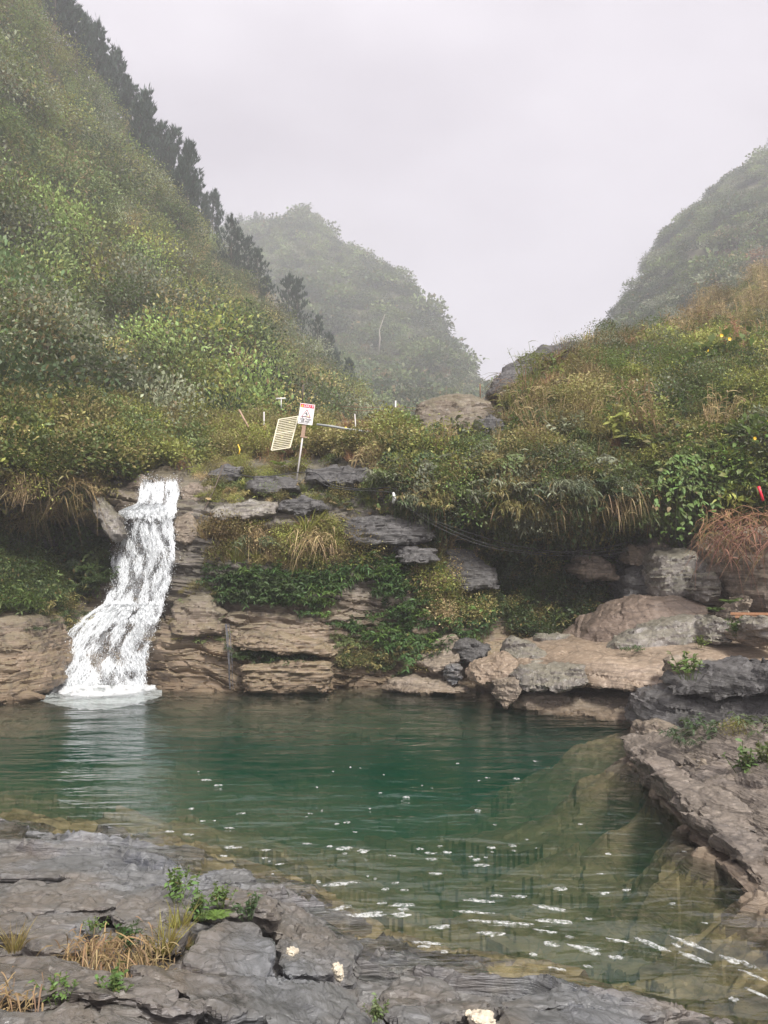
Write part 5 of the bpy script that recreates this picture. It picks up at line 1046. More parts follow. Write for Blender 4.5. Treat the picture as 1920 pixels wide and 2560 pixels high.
for px, py, w, h in [(842,2060,10,5),(868,2056,14,6),(515,1950,20,5),(545,1963,14,5),(600,2035,16,5),(776,2034,10,4),(765,2043,8,3),(862,2121,36,11),(905,2128,20,12),(825,2116,14,7),(768,2110,16,5),(1015,1993,16,5),(1195,2027,14,8),(1290,1947,14,6),(1050,2122,18,7),(1075,2132,22,6),(1117,2130,20,7),(1078,2148,22,6),(1100,2116,12,5),(1193,2148,18,7),(1202,2163,38,8),(1176,2141,9,4),(1280,2115,18,6),(1285,2127,10,5),(1090,2185,26,7),(580,2118,34,9),(575,2070,22,5),(665,2126,22,6),(660,2145,14,4),(560,2140,24,4),(700,2160,18,4),(980,2140,18,4),(1215,2143,10,4),(1230,2130,8,3),(1340,2120,5,3),(1520,2135,12,5),(1450,2060,10,4),(1500,2185,14,4),(1400,2220,30,8),(1510,2232,22,6),(1565,2225,20,6),(1300,2240,34,8),(1240,2238,26,7),(470,2085,20,5),(425,2078,18,5),(505,2052,14,4),(480,2020,12,4),(1660,2015,8,3),(1710,2130,9,4),(1680,2260,14,5),(1760,2305,16,5)]:
    c = G(px, py); s = c[1] / F; fleck(px, py, w * 0.5 * s * 1.15, h * 0.5 * s * 2.0 * (c[1] / 8.0), 0.15 * g_.normal())
for q in range(30):
    px = 480 + 900 * g_.rand(); py = 1900 + 330 * g_.rand(); c = G(px, py); fleck(px, py, 0.012 + 0.03 * g_.rand() ** 2, 0.012 + 0.022 * g_.rand() ** 2)
# flat white streaks along the outflow, shaped to imitate bright sky reflections
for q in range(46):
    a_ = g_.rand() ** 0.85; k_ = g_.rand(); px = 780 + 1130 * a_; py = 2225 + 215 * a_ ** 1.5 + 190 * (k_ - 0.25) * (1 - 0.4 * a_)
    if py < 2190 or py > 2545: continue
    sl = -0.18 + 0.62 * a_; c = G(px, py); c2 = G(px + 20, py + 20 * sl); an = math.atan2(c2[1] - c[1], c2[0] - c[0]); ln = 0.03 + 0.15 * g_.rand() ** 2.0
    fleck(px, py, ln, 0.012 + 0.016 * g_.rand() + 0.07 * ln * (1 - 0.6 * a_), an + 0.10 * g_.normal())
fo = mb.build('pool_foam_and_glints', M_FOAM_GLINT); tag(fo, 'scattered white foam flecks drifting on the green pool, and white streaks imitating sky reflections', kind='stuff')

# ------------------------------------------------------------------ pines and other trees
def pine_meshes(seed, H=8.0, low=0.38, wide=1.7):
    g = np.random.RandomState(seed); T = Leaves(); L = Leaves(); tt = np.linspace(0, 1, 7); path = np.stack([0.12 * np.sin(tt * 3 + seed), 0.1 * np.cos(tt * 2.5 + seed), H * tt - 0.8 * (1 - tt)], 1)
    T.tube(path, 0.12 * (1.08 - tt), 6, 0.5)
    nb = 40
    for q in range(nb):
        f = low + (0.99 - low) * (q / nb) ** 0.9; z = H * f; a = q * 2.4 + g.rand(); R = wide * (1.05 - ((f - low) / (1 - low)) ** 1.4 * 0.85) * (0.65 + 0.5 * g.rand()) * min(1.0, 0.45 + 3 * (f - low))
        d = np.array([math.cos(a), math.sin(a), 0.0]); t3 = np.linspace(0, 1, 5); bp = np.array([0, 0, z]) + d * (R * t3)[:, None] + np.array([0, 0, 1]) * (0.45 * R * t3 ** 2 - 0.06 * R * t3)[:, None]
        T.tube(bp, 0.03 * (1.15 - t3), 3, 0.5)
        m = 6; ts = np.linspace(0.35, 1.0, m); c = np.stack([np.interp(ts, t3, bp[:, k]) for k in range(3)], 1) + 0.10 * g.normal(size=(m, 3))
        nn = 11; b = np.repeat(c, nn, 0) + np.array([0, 0, 0.22]) * g.rand(m * nn, 1); o = rdir(m * nn, g) * 0.55 + np.array([0, 0, 1.0]) + d * 0.2
        L.blades(b, o, 0.46 * (0.5 + 0.8 * g.rand(m * nn)), 0.07, 0.0, 2, np.array([0.5, 1.0, 0.0]), rng=g)
    m = 40; b = np.array([0, 0, H * 0.97]) + 0.09 * g.normal(size=(m, 3)) * np.array([1, 1, 4.0]); L.blades(b, rdir(m, g) * 0.3 + np.array([0, 0, 1.2]), 0.6, 0.08, 0, 2, np.array([0.5, 1, 0]), rng=g)
    return T.mesh('trunk', M_BARK), L.mesh('crown', M_NEEDLE)
PINES = [pine_meshes(1, 8.0, 0.38, 1.45), pine_meshes(2, 8.0, 0.46, 1.25), pine_meshes(3, 8.0, 0.32, 1.6), pine_meshes(4, 8.0, 0.12, 2.3)]
def tree(name, label, cat, loc, meshes, s, rz, col, group, sz=1.0):
    r = empty(name, tuple(loc), rz); r.scale = (s, s, s * sz); tag(r, label, cat, group)
    for me in meshes:
        o = link(me.name.split('.')[0], me, r); o.color = tuple(col) + (1,)
    return r
PG = (.030, .056, .034)
ed = np.array(LR[2:], float); edp = np.array([P(*c) for c in LR[2:]]); epx = ed[:, 0]
g_ = np.random.RandomState(31)
plist = []
for q, px in enumerate(np.linspace(62, 505, 25)): plist.append((px + 4 * g_.normal(), 8.0 + 3.4 * g_.rand(), 2.0 + 3.5 * g_.rand(), int(g_.randint(0, 3)), 'ridge'))
for q, px in enumerate(np.linspace(90, 515, 9)): plist.append((px + 8 * g_.normal(), 8.5 + 3.2 * g_.rand(), 5.0 + 4 * g_.rand(), int(g_.randint(0, 3)), 'rear'))
for px, h in ((575, 9.0), (598, 8.0), (622, 7.2), (648, 7.5), (672, 6.5)): plist.append((px, h, 1.5, 3, 'saddle'))
for px, h in ((722, 9.6), (748, 9.2)): plist.append((px, h, 1.0, 3, 'lone'))
for px, h in ((800, 7.0), (828, 7.2), (846, 6.0), (878, 5.5)): plist.append((px, h, 1.0, 3, 'foot'))
LB = {'ridge': 'slender pine in the front row along the left ridge', 'rear': 'tall pine in the back row along the left ridge', 'saddle': 'bushy young pine below the pine ridge', 'foot': 'small bushy pine low behind the warning sign'}
lone = ['left one of two broad bushy pines standing alone mid slope', 'right one of two broad bushy pines standing alone mid slope']
ORD = 'first second third fourth fifth sixth seventh eighth ninth tenth eleventh twelfth thirteenth fourteenth fifteenth sixteenth seventeenth eighteenth nineteenth twentieth'.split(); ORD += ['twenty ' + w for w in ORD[:9]] + ['thirtieth']; cntr = {}
def ridge(px):                                  # where the slope meets the sky
    k = np.abs(S_LEFT.px - px) < 7; k &= S_LEFT.V[..., 1] > 60; i = np.argmin(np.where(k, S_LEFT.py, 1e9)); return S_LEFT.V.reshape(-1, 3)[i]
for px, h, dy, ty, wh in sorted(plist, key=lambda c: c[0]):
    b = ridge(px) + np.array([0, dy * 0.5, -0.5 - 0.08 * dy]); s = h / 8.0
    cntr[wh] = cntr.get(wh, 0) + 1
    lab = LB[wh] + ', ' + ORD[cntr[wh] - 1] + ' from the left' if wh != 'lone' else lone.pop(0)
    tree('pine_tree', lab, 'pine', b, PINES[ty], s, g_.rand() * 6.28, PG, 'pines on the left hillside', 1.0)
# far broadleaf trees on the crest of the middle hill
def round_tree(seed, H=8.0, w=1.4, low=0.25, n=900, leaf=0.4):
    g = np.random.RandomState(seed); T = Leaves(); L = Leaves(); tt = np.linspace(0, 1, 5); T.tube(np.stack([0.1 * np.sin(tt * 4 + seed), 0 * tt, H * tt * 0.95 - 0.5], 1), 0.11 * (1.1 - tt), 5, 0.5)
    z = low + (1 - low) * g.rand(n); rad = w * np.sqrt(np.sin(np.pi * np.clip((z - low) / (1 - low) * 0.9 + 0.08, 0, 1))) * (0.75 + 0.5 * perlin(np.stack([z * 6, z * 0 + seed, z * 0], -1))); a = g.rand(n) * 6.283; rr = rad * np.sqrt(g.rand(n))
    k = n // 10; ci_ = g.randint(0, k, n); p = np.stack([np.cos(a) * rr, np.sin(a) * rr, H * z], 1); p = 0.35 * p + 0.65 * p[ci_] + 0.25 * g.normal(size=(n, 3)); L.blades(p, rdir(n, g), leaf * (0.6 + 0.7 * g.rand(n)), leaf * 0.5, 0.3, 2, rng=g)
    for q in range(10): e = p[g.randint(n)]; T.tube(np.array([[0, 0, e[2] * 0.75], e]), [0.04, 0.015], 3, 0.5)
    return T.mesh('trunk', M_PALEBARK), L.mesh('crown', M_LEAF)
RT = [round_tree(1), round_tree(2, 8, 1.9), round_tree(3, 8, 1.1, 0.4)]
for px, ptop, pbase, ty, lab in ((568, 528, 600, 0, 'leftmost tall hazy tree on the crest of the far middle hill'), (602, 527, 600, 1, 'broadest tall hazy tree on the crest of the far middle hill'), (640, 525, 585, 2, 'slim separate tree rightmost of the tall crest trees'), (625, 555, 600, 1, 'short bushy tree between the tall crest trees'), (712, 545, 585, 2, 'small pointed tree alone near the top of the far middle hill'), (855, 615, 650, 1, 'rounded tree on the stepped shoulder of the far hill'), (1035, 740, 800, 1, 'bulky tree on the steep edge of the far hill')):
    Yd = np.interp(px, [m[0] for m in MR], [m[2] for m in MR]) + 3; b = P(px, pbase, Yd); h = (pbase - ptop) / F * Yd; tree('crest_tree', lab, 'tree', b - np.array([0, 0, 0.1 * h]), RT[ty], h * 1.1 / 8.0, ty * 1.3, (.05, .085, .035), 'trees on the far middle hill')
tree('sapling', 'thin dark sapling on the skyline left of the far right hill', 'tree', P(1528, 858, 27.5), round_tree(7, 8, 2.0, 0.35, 130, 0.5), 0.125, 0.3, (.05, .075, .04), None)
tree('bare_sapling', 'wispy twiggy shrub on the skyline right of the far hill foot', 'shrub', P(1345, 935, 25.8), round_tree(8, 8, 1.6, 0.5, 40, 0.4), 0.11, 1.0, (.12, .10, .06), None)
o = empty('pale_snag', tuple(P(946, 876, 185))); tag(o, 'pale bare trunk standing on the far middle hillside', 'dead tree')
mb = MB(); mb.tube(np.array([[0, 0, -1], [0.4, 0, 3.0], [0.2, 0, 5.0], [1.6, 0, 9.0]]), [0.22, 0.2, 0.15, 0.06], 5); mb.build('trunk', M_PALEBARK, o)

HT = [round_tree(11, 8, 2.6, 0.2, 1500, 0.34), round_tree(12, 8, 3.0, 0.25, 1500, 0.34)]
for q, (px, py, s_, c_, lab) in enumerate(((60, 520, 0.42, GREEN, 'round green tree at the left edge halfway up the hillside'), (205, 560, 0.45, (.16, .20, .06), 'yellowish tree right of the round tree at mid hillside'), (335, 660, 0.42, GREEN, 'dark green tree on the hillside below the pine ridge'), (260, 790, 0.36, DKGREEN, 'dark low tree over the tan grass on the left slope'), (430, 780, 0.42, (.15, .18, .07), 'pale tree in the middle of the slope left of the lone pines'), (500, 900, 0.36, GREEN, 'green tree low on the slope left of the sign'), (385, 930, 0.32, DKGREEN, 'dark bushy tree above the waterfall crest shrubs'), (600, 950, 0.36, GREYG, 'grey green tree on the slope behind the slatted panel'), (150, 400, 0.48, GREYG, 'greyish tree high on the left slope under the pines'), (60, 300, 0.5, (.16, .20, .06), 'light tree near the upper left corner'), (290, 500, 0.45, DKGREEN, 'dark tree just below the pine ridge on the left slope'), (520, 790, 0.42, DKGREEN, 'dark tree on the slope below the young pines'))):
    tree('hill_tree', lab, 'tree', S_LEFT.at(px, py) + np.array([0, 0, -0.6]), HT[q % 2], s_, q * 1.1, c_, 'small trees on the left hillside', 0.9)

# ------------------------------------------------------------------ warning sign
M_SIGNW = plain('sign_white', (0.82, 0.80, 0.80), 0.4, 0.04); M_SIGNR = plain('sign_red', (0.62, 0.02, 0.07), 0.4, 0.05); M_INK = plain('sign_ink', (0.03, 0.03, 0.035), 0.5, 0.1); M_SIGNY = plain('sign_yellow', (0.85, 0.55, 0.05), 0.4, 0.05)
M_POLE = plain('pole_paint', (0.55, 0.52, 0.50), 0.5, 0.15, 12); M_WOOD = plain('weathered_wood', (0.36, 0.24, 0.17), 0.8, 0.3, 20, bump=0.3); M_RUST = plain('rusty_metal', (0.22, 0.10, 0.05), 0.8, 0.4, 20); M_CABLE = plain('black_cable', (0.03, 0.03, 0.03), 0.5, 0.2); M_PIPE = plain('grey_pipe', (0.30, 0.31, 0.30), 0.5, 0.25, 10); M_WPIPE = plain('white_pipe', (0.7, 0.7, 0.68), 0.4, 0.1)
M_CREAM = plain('cream_paint', (0.56, 0.51, 0.37), 0.6, 0.15, 12); M_PLANK = plain('orange_plank', (0.30, 0.155, 0.08), 0.8, 0.3, 15, bump=0.3); M_REDP = plain('red_plastic', (0.7, 0.02, 0.05), 0.4, 0.1)
yS = 20.7; sg = empty('warning_sign', tuple(P(743, 1190, yS))); sg.rotation_euler = (0, math.radians(7.5), 0); k = yS / F
tag(sg, 'white slippery warning sign with red header on a leaning pole above the cliff', 'sign')
mb = MB(); mb.tube(np.array([[0, 0, -0.3], [0, 0, 0.6], [0, 0, 1.12]]), 0.024, 10); mb.build('pole', M_POLE, sg)
mb = MB(); mb.box((0.0, 0, 1.26), (0.10, 0.05, 0.34)); wdn = mb.build('wooden_batten', M_WOOD, sg, False)
mb = MB(); mb.box((0.03, 0, 1.075), (0.19, 0.07, 0.035)); mb.build('bracket', M_WOOD, sg, False)
pw, ph_, pz_ = 0.40, 0.565, 1.42
mb = MB(); mb.box((0.02, -0.04, pz_ + ph_ / 2), (pw, 0.014, ph_)); pl = mb.build('plate', M_SIGNW, sg, False)
yf = -0.0485
mb = MB(); mb.box((0.02, yf - 0.002, pz_ + ph_ - 0.062), (pw - 0.03, 0.004, 0.09)); mb.build('header', M_SIGNR, pl, False)
def prism2(pts, y0, y1, mat, name, par):
    pts = np.array(pts, float); n = len(pts); V = np.concatenate([np.stack([pts[:, 0], np.full(n, y0), pts[:, 1]], 1), np.stack([pts[:, 0], np.full(n, y1), pts[:, 1]], 1)])
    bm = bmesh.new(); v = [bm.verts.new(x) for x in V]; bm.faces.new(v[:n]); bm.faces.new(v[n:][::-1])
    for i in range(n): j = (i + 1) % n; bm.faces.new([v[i], v[n + i], v[n + j], v[j]])
    bmesh.ops.recalc_face_normals(bm, faces=bm.faces); me = bpy.data.meshes.new(name); bm.to_mesh(me); bm.free(); me.materials.append(mat); return link(name, me, par)
hz_ = pz_ + ph_ - 0.062
prism2([(-0.155, hz_ - 0.035), (-0.085, hz_ - 0.035), (-0.12, hz_ + 0.036)], yf - 0.004, yf - 0.008, M_SIGNY, 'hazard_mark', pl)
cx, cz_ = 0.02, pz_ + 0.275
tri = np.array([(-0.125, -0.075), (0.125, -0.075), (0.0, 0.135)])
prism2(tri * 1.06 + [cx, cz_], yf, yf - 0.003, M_SIGNR, 'triangle_border', pl); prism2(tri * 0.97 + [cx, cz_ - 0.001], yf - 0.003, yf - 0.005, M_INK, 'triangle_line', pl); prism2(tri * 0.82 + [cx, cz_ + 0.001], yf - 0.005, yf - 0.007, M_SIGNW, 'triangle_field', pl)
mb = MB()
for a_, b_, w_ in (((-0.005, 0.06), (0.0, 0.045), 0.02), ((-0.022, 0.035), (0.02, 0.0), 0.022), ((0.02, 0.0), (0.055, -0.03), 0.014), ((0.02, 0.0), (-0.01, -0.04), 0.013), ((-0.01, -0.04), (0.01, -0.05), 0.012), ((-0.02, 0.03), (-0.045, 0.0), 0.011), ((-0.01, 0.03), (0.03, 0.035), 0.010)):
    mb.tube(np.array([[cx + a_[0], yf - 0.008, cz_ + a_[1]], [cx + b_[0], yf - 0.008, cz_ + b_[1]]]), w_ / 2, 6)
mb.build('falling_figure', M_INK, pl)
mb = MB(); mb.box((cx + 0.055, yf - 0.0085, cz_ - 0.058), (0.05, 0.003, 0.014)); mb.build('ground_mark', M_SIGNY, pl, False)
def text(body, size, x, z, mat, par, name='lettering', yy_=0.0):
    c = bpy.data.curves.new('t', 'FONT'); c.body = body; c.size = size; c.align_x = 'CENTER'; c.align_y = 'CENTER'; c.extrude = 0.0015; c.offset = 0.0012
    o = bpy.data.objects.new('t', c); COL.objects.link(o); dg = bpy.context.evaluated_depsgraph_get(); me = bpy.data.meshes.new_from_object(o.evaluated_get(dg)); bpy.data.objects.remove(o)
    n = len(me.vertices); V = np.empty(n * 3, np.float32); me.vertices.foreach_get('co', V); V = V.reshape(-1, 3); W = np.stack([V[:, 0] + x, yf - 0.004 - V[:, 2] + yy_, V[:, 1] + z], 1); me.vertices.foreach_set('co', W.astype(np.float32).ravel()); me.update()
    me.materials.clear(); me.materials.append(mat); return link(name, me, par)
text('CHÚ Ý!', 0.088, 0.065, hz_ - 0.004, M_SIGNW, pl, yy_=-0.003)
text('CẨN THẬN', 0.062, 0.02, pz_ + 0.138, M_INK, pl); text('DỄ NGÃ', 0.062, 0.02, pz_ + 0.078, M_INK, pl)
mb = MB(); mb.box((-0.03, yf - 0.002, pz_ + 0.035), (0.26, 0.003, 0.008)); mb.build('small_print', M_INK, pl, False)

# ------------------------------------------------------------------ slatted panel, each slat a part
A_, B_, C_, D_ = [P(*c) for c in ((697, 1049, 20.9), (746, 1041, 21.1), (725, 1119, 20.7), (678, 1126, 20.5))]
sp = empty('slatted_panel', tuple(D_)); tag(sp, 'cream wooden slatted panel leaning left of the warning sign', 'panel'); O_ = np.array(D_)
def bar(p, q, w, name, par, mat, O, th=0.02):
    p, q = np.array(p) - O, np.array(q) - O; d = q - p; ln = np.linalg.norm(d); d /= ln; nrm = np.array([0.1, -1, 0.2]); s_ = np.cross(d, nrm); s_ /= np.linalg.norm(s_); nrm = np.cross(s_, d)
    M_ = np.stack([d, s_, nrm], 1); return MB().box((p + q) / 2, (ln, w, th), M_).build(name, mat, par, False)
f_ = np.array([0, -0.012, 0])
bar(A_, D_, 0.03, 'frame_rail', sp, M_CREAM, O_, 0.035); bar(B_, C_, 0.03, 'frame_rail', sp, M_CREAM, O_, 0.035); bar(A_, B_, 0.03, 'frame_rail', sp, M_CREAM, O_, 0.030); bar(D_, C_, 0.03, 'frame_rail', sp, M_CREAM, O_, 0.030)
for q in range(1, 17):
    t_ = q / 17.0; bar(A_ + (D_ - A_) * t_, B_ + (C_ - B_) * t_, 0.020 if q != 8 else 0.034, 'slat', sp, M_CREAM, O_, 0.016)

# ------------------------------------------------------------------ pipes, posts, cables
def rod(name, label, cat, pts, r, mat, group=None, sides=8):
    p = np.array([P(*c) for c in pts]); o = MB().tube(p - p[0], r, sides).build(name, mat, None, True, tuple(p[0])); tag(o, label, cat, group, 'thing'); return o
pp = empty('water_pipe', tuple(P(792, 1062, 22.2))); tag(pp, 'grey water pipe with a white end lying over the dark rock', 'pipe', None, 'thing'); O_ = P(792, 1062, 22.2)
MB().tube(np.array([P(792, 1061, 22.2), P(830, 1066, 22.1), P(880, 1075, 22.0), P(912, 1079, 21.95)]) - O_, 0.035, 8).build('pipe_run', M_PIPE, pp); MB().tube(np.array([P(910, 1079, 21.95), P(931, 1081, 21.9)]) - O_, 0.04, 8).build('pipe_end', M_WPIPE, pp)
MB().tube(np.array([P(862, 1069, 22.05), P(866, 1073, 22.05)]) - O_, 0.045, 8).build('coupling', M_SIGNY, pp)
rod('thin_pole', 'thin grey pole standing by the pipe over the dark rock', 'pole', [(887, 1035, 22.0), (892, 1108, 21.9)], 0.016, M_POLE)
fence = empty('wire_fence', tuple(P(988, 1062, 27.0))); tag(fence, 'grey fence post with rusty wires on the skyline left of the big boulder', 'fence'); O_ = P(988, 1062, 27.0)
MB().tube(np.array([P(988, 1064, 27), P(989, 1002, 27)]) - O_, 0.03, 8).build('post', M_POLE, fence); MB().tube(np.array([P(1201, 1000, 27.5), P(1200, 960, 27.5)]) - O_, 0.02, 6).build('post', M_RUST, fence)
for q in range(2): MB().tube(np.array([P(850 + 20 * q, 1016 + 10 * q, 27.5), P(920, 1019 + 8 * q, 27.2), P(988, 1017 + 8 * q, 27.0), P(1045, 1020 + 8 * q, 27)]) - O_, 0.008, 4).build('wire', M_RUST, fence)
rod('thin_pole', 'pale thin pole among the bushes left of the slatted panel', 'pole', [(660, 1030, 26.0), (660, 1085, 25.8)], 0.025, M_POLE)
an = empty('tee_post', tuple(P(703, 1010, 30.0))); tag(an, 'small white T shaped post on the hillside left of the sign', 'post', None, 'thing'); O_ = P(703, 1010, 30)
MB().tube(np.array([P(703, 1022, 30), P(703, 997, 30)]) - O_, 0.02, 6).build('upright', M_WPIPE, an); MB().tube(np.array([P(690, 997, 30), P(714, 996, 30)]) - O_, 0.035, 6).build('crossbar', M_WPIPE, an)
rod('leaning_stick', 'rusty stick leaning among shrubs left of the slatted panel', 'stick', [(598, 1025, 24.5), (621, 1068, 24.0)], 0.03, M_WOOD)
rod('wooden_post', 'old wooden post in the grass at the far left', 'post', [(112, 922, 27.0), (123, 846, 27.2)], 0.05, M_BARK)
rod('wooden_post', 'thin dark post rising behind the warning sign', 'post', [(757, 1010, 24), (757, 962, 24)], 0.022, M_BARK)
rod('white_stake', 'short white stake on the cliff edge below the black layered boulder', 'stake', [(1213, 1128, 22.3), (1210, 1096, 22.4)], 0.03, M_WPIPE)
hp = [(560, 1175), (640, 1190), (745, 1182), (790, 1186), (830, 1210), (900, 1220), (980, 1221), (1000, 1240), (1040, 1270), (1100, 1305), (1200, 1343), (1300, 1366), (1400, 1376), (1500, 1372), (1570, 1358)]
cable_d = [20.5, 20.3, 20.2, 20.0, 19.8, 19.6, 19.3, 19.2, 19.1, 19.1, 19.2, 19.4, 19.5, 19.4, 19.2]
for nm, lab, st, dy, r in (('black_hose', 'upper black hose looping from the sign pole down the cliff', 0, 0, 0.014), ('black_hose', 'lower black hose sagging below the first along the hollow', 3, 9, 0.011), ('black_hose', 'thin third cable trailing under the hanging leaves', 6, 16, 0.009)):
    ctl = np.array([P(a, b + dy + (3 * math.sin(i * 1.7 + dy)), d - 0.02 * dy) for i, ((a, b), d) in enumerate(zip(hp, cable_d))][st:]); p = catmull(ctl, np.linspace(0, len(ctl) - 1, 60))
    o = MB().tube(p - p[0], r, 6).build(nm, M_CABLE, None, True, tuple(p[0])); tag(o, lab, 'hose', 'hoses along the cliff', 'thing')
rod('white_tie', 'white rag tied to the hoses at mid cliff', 'rag', [(984, 1232, 19.1), (986, 1245, 19.0), (983, 1258, 19.05)], np.array([0.03, 0.05, 0.03]), M_WPIPE)
rod('old_branch', 'dead stick leaning over the rock beside the waterfall head', 'stick', [(510, 1275, 19.3), (535, 1225, 19.9), (560, 1160, 20.4)], 0.014, M_BARK)
pk = empty('plank_walk', tuple(P(1845, 1540, 15.3))); tag(pk, 'orange wooden planks bridging boulders at the right edge', 'plank', None, 'thing'); O_ = P(1845, 1540, 15.3)
bar(P(1828, 1535, 15.5), P(1990, 1537, 14.8), 0.05, 'plank', pk, M_PLANK, O_, 0.12); bar(P(1840, 1543, 15.3), P(1990, 1546, 14.6), 0.05, 'plank', pk, M_PLANK, O_, 0.12)
rod('red_stick', 'bright red plastic stick in the dead grass at the right edge', 'stick', [(1896, 1216, 16.4), (1903, 1236, 16.4), (1908, 1252, 16.4)], np.array([0.035, 0.028, 0.03]), M_REDP)
sh = MB(); c = P(1715, 1016, 21.4); sh.box((0, 0, 0), (0.50, 0.35, 0.025), Matrix.Rotation(0.12, 3, 'Y') @ Matrix.Rotation(0.25, 3, 'X')); sh.box((0.22, 0.05, -0.06), (0.2, 0.2, 0.02), Matrix.Rotation(0.5, 3, 'Y'))
o = sh.build('metal_sheet', M_PIPE, None, False, tuple(c)); tag(o, 'bent grey metal sheet lying in the scrub on the right bank', 'metal sheet')
rod('yellow_strip', 'yellow plastic strip dangling in bushes above the waterfall', 'strip', [(595, 1112, 22.5), (600, 1124, 22.3), (597, 1136, 22.3)], 0.02, M_SIGNY)
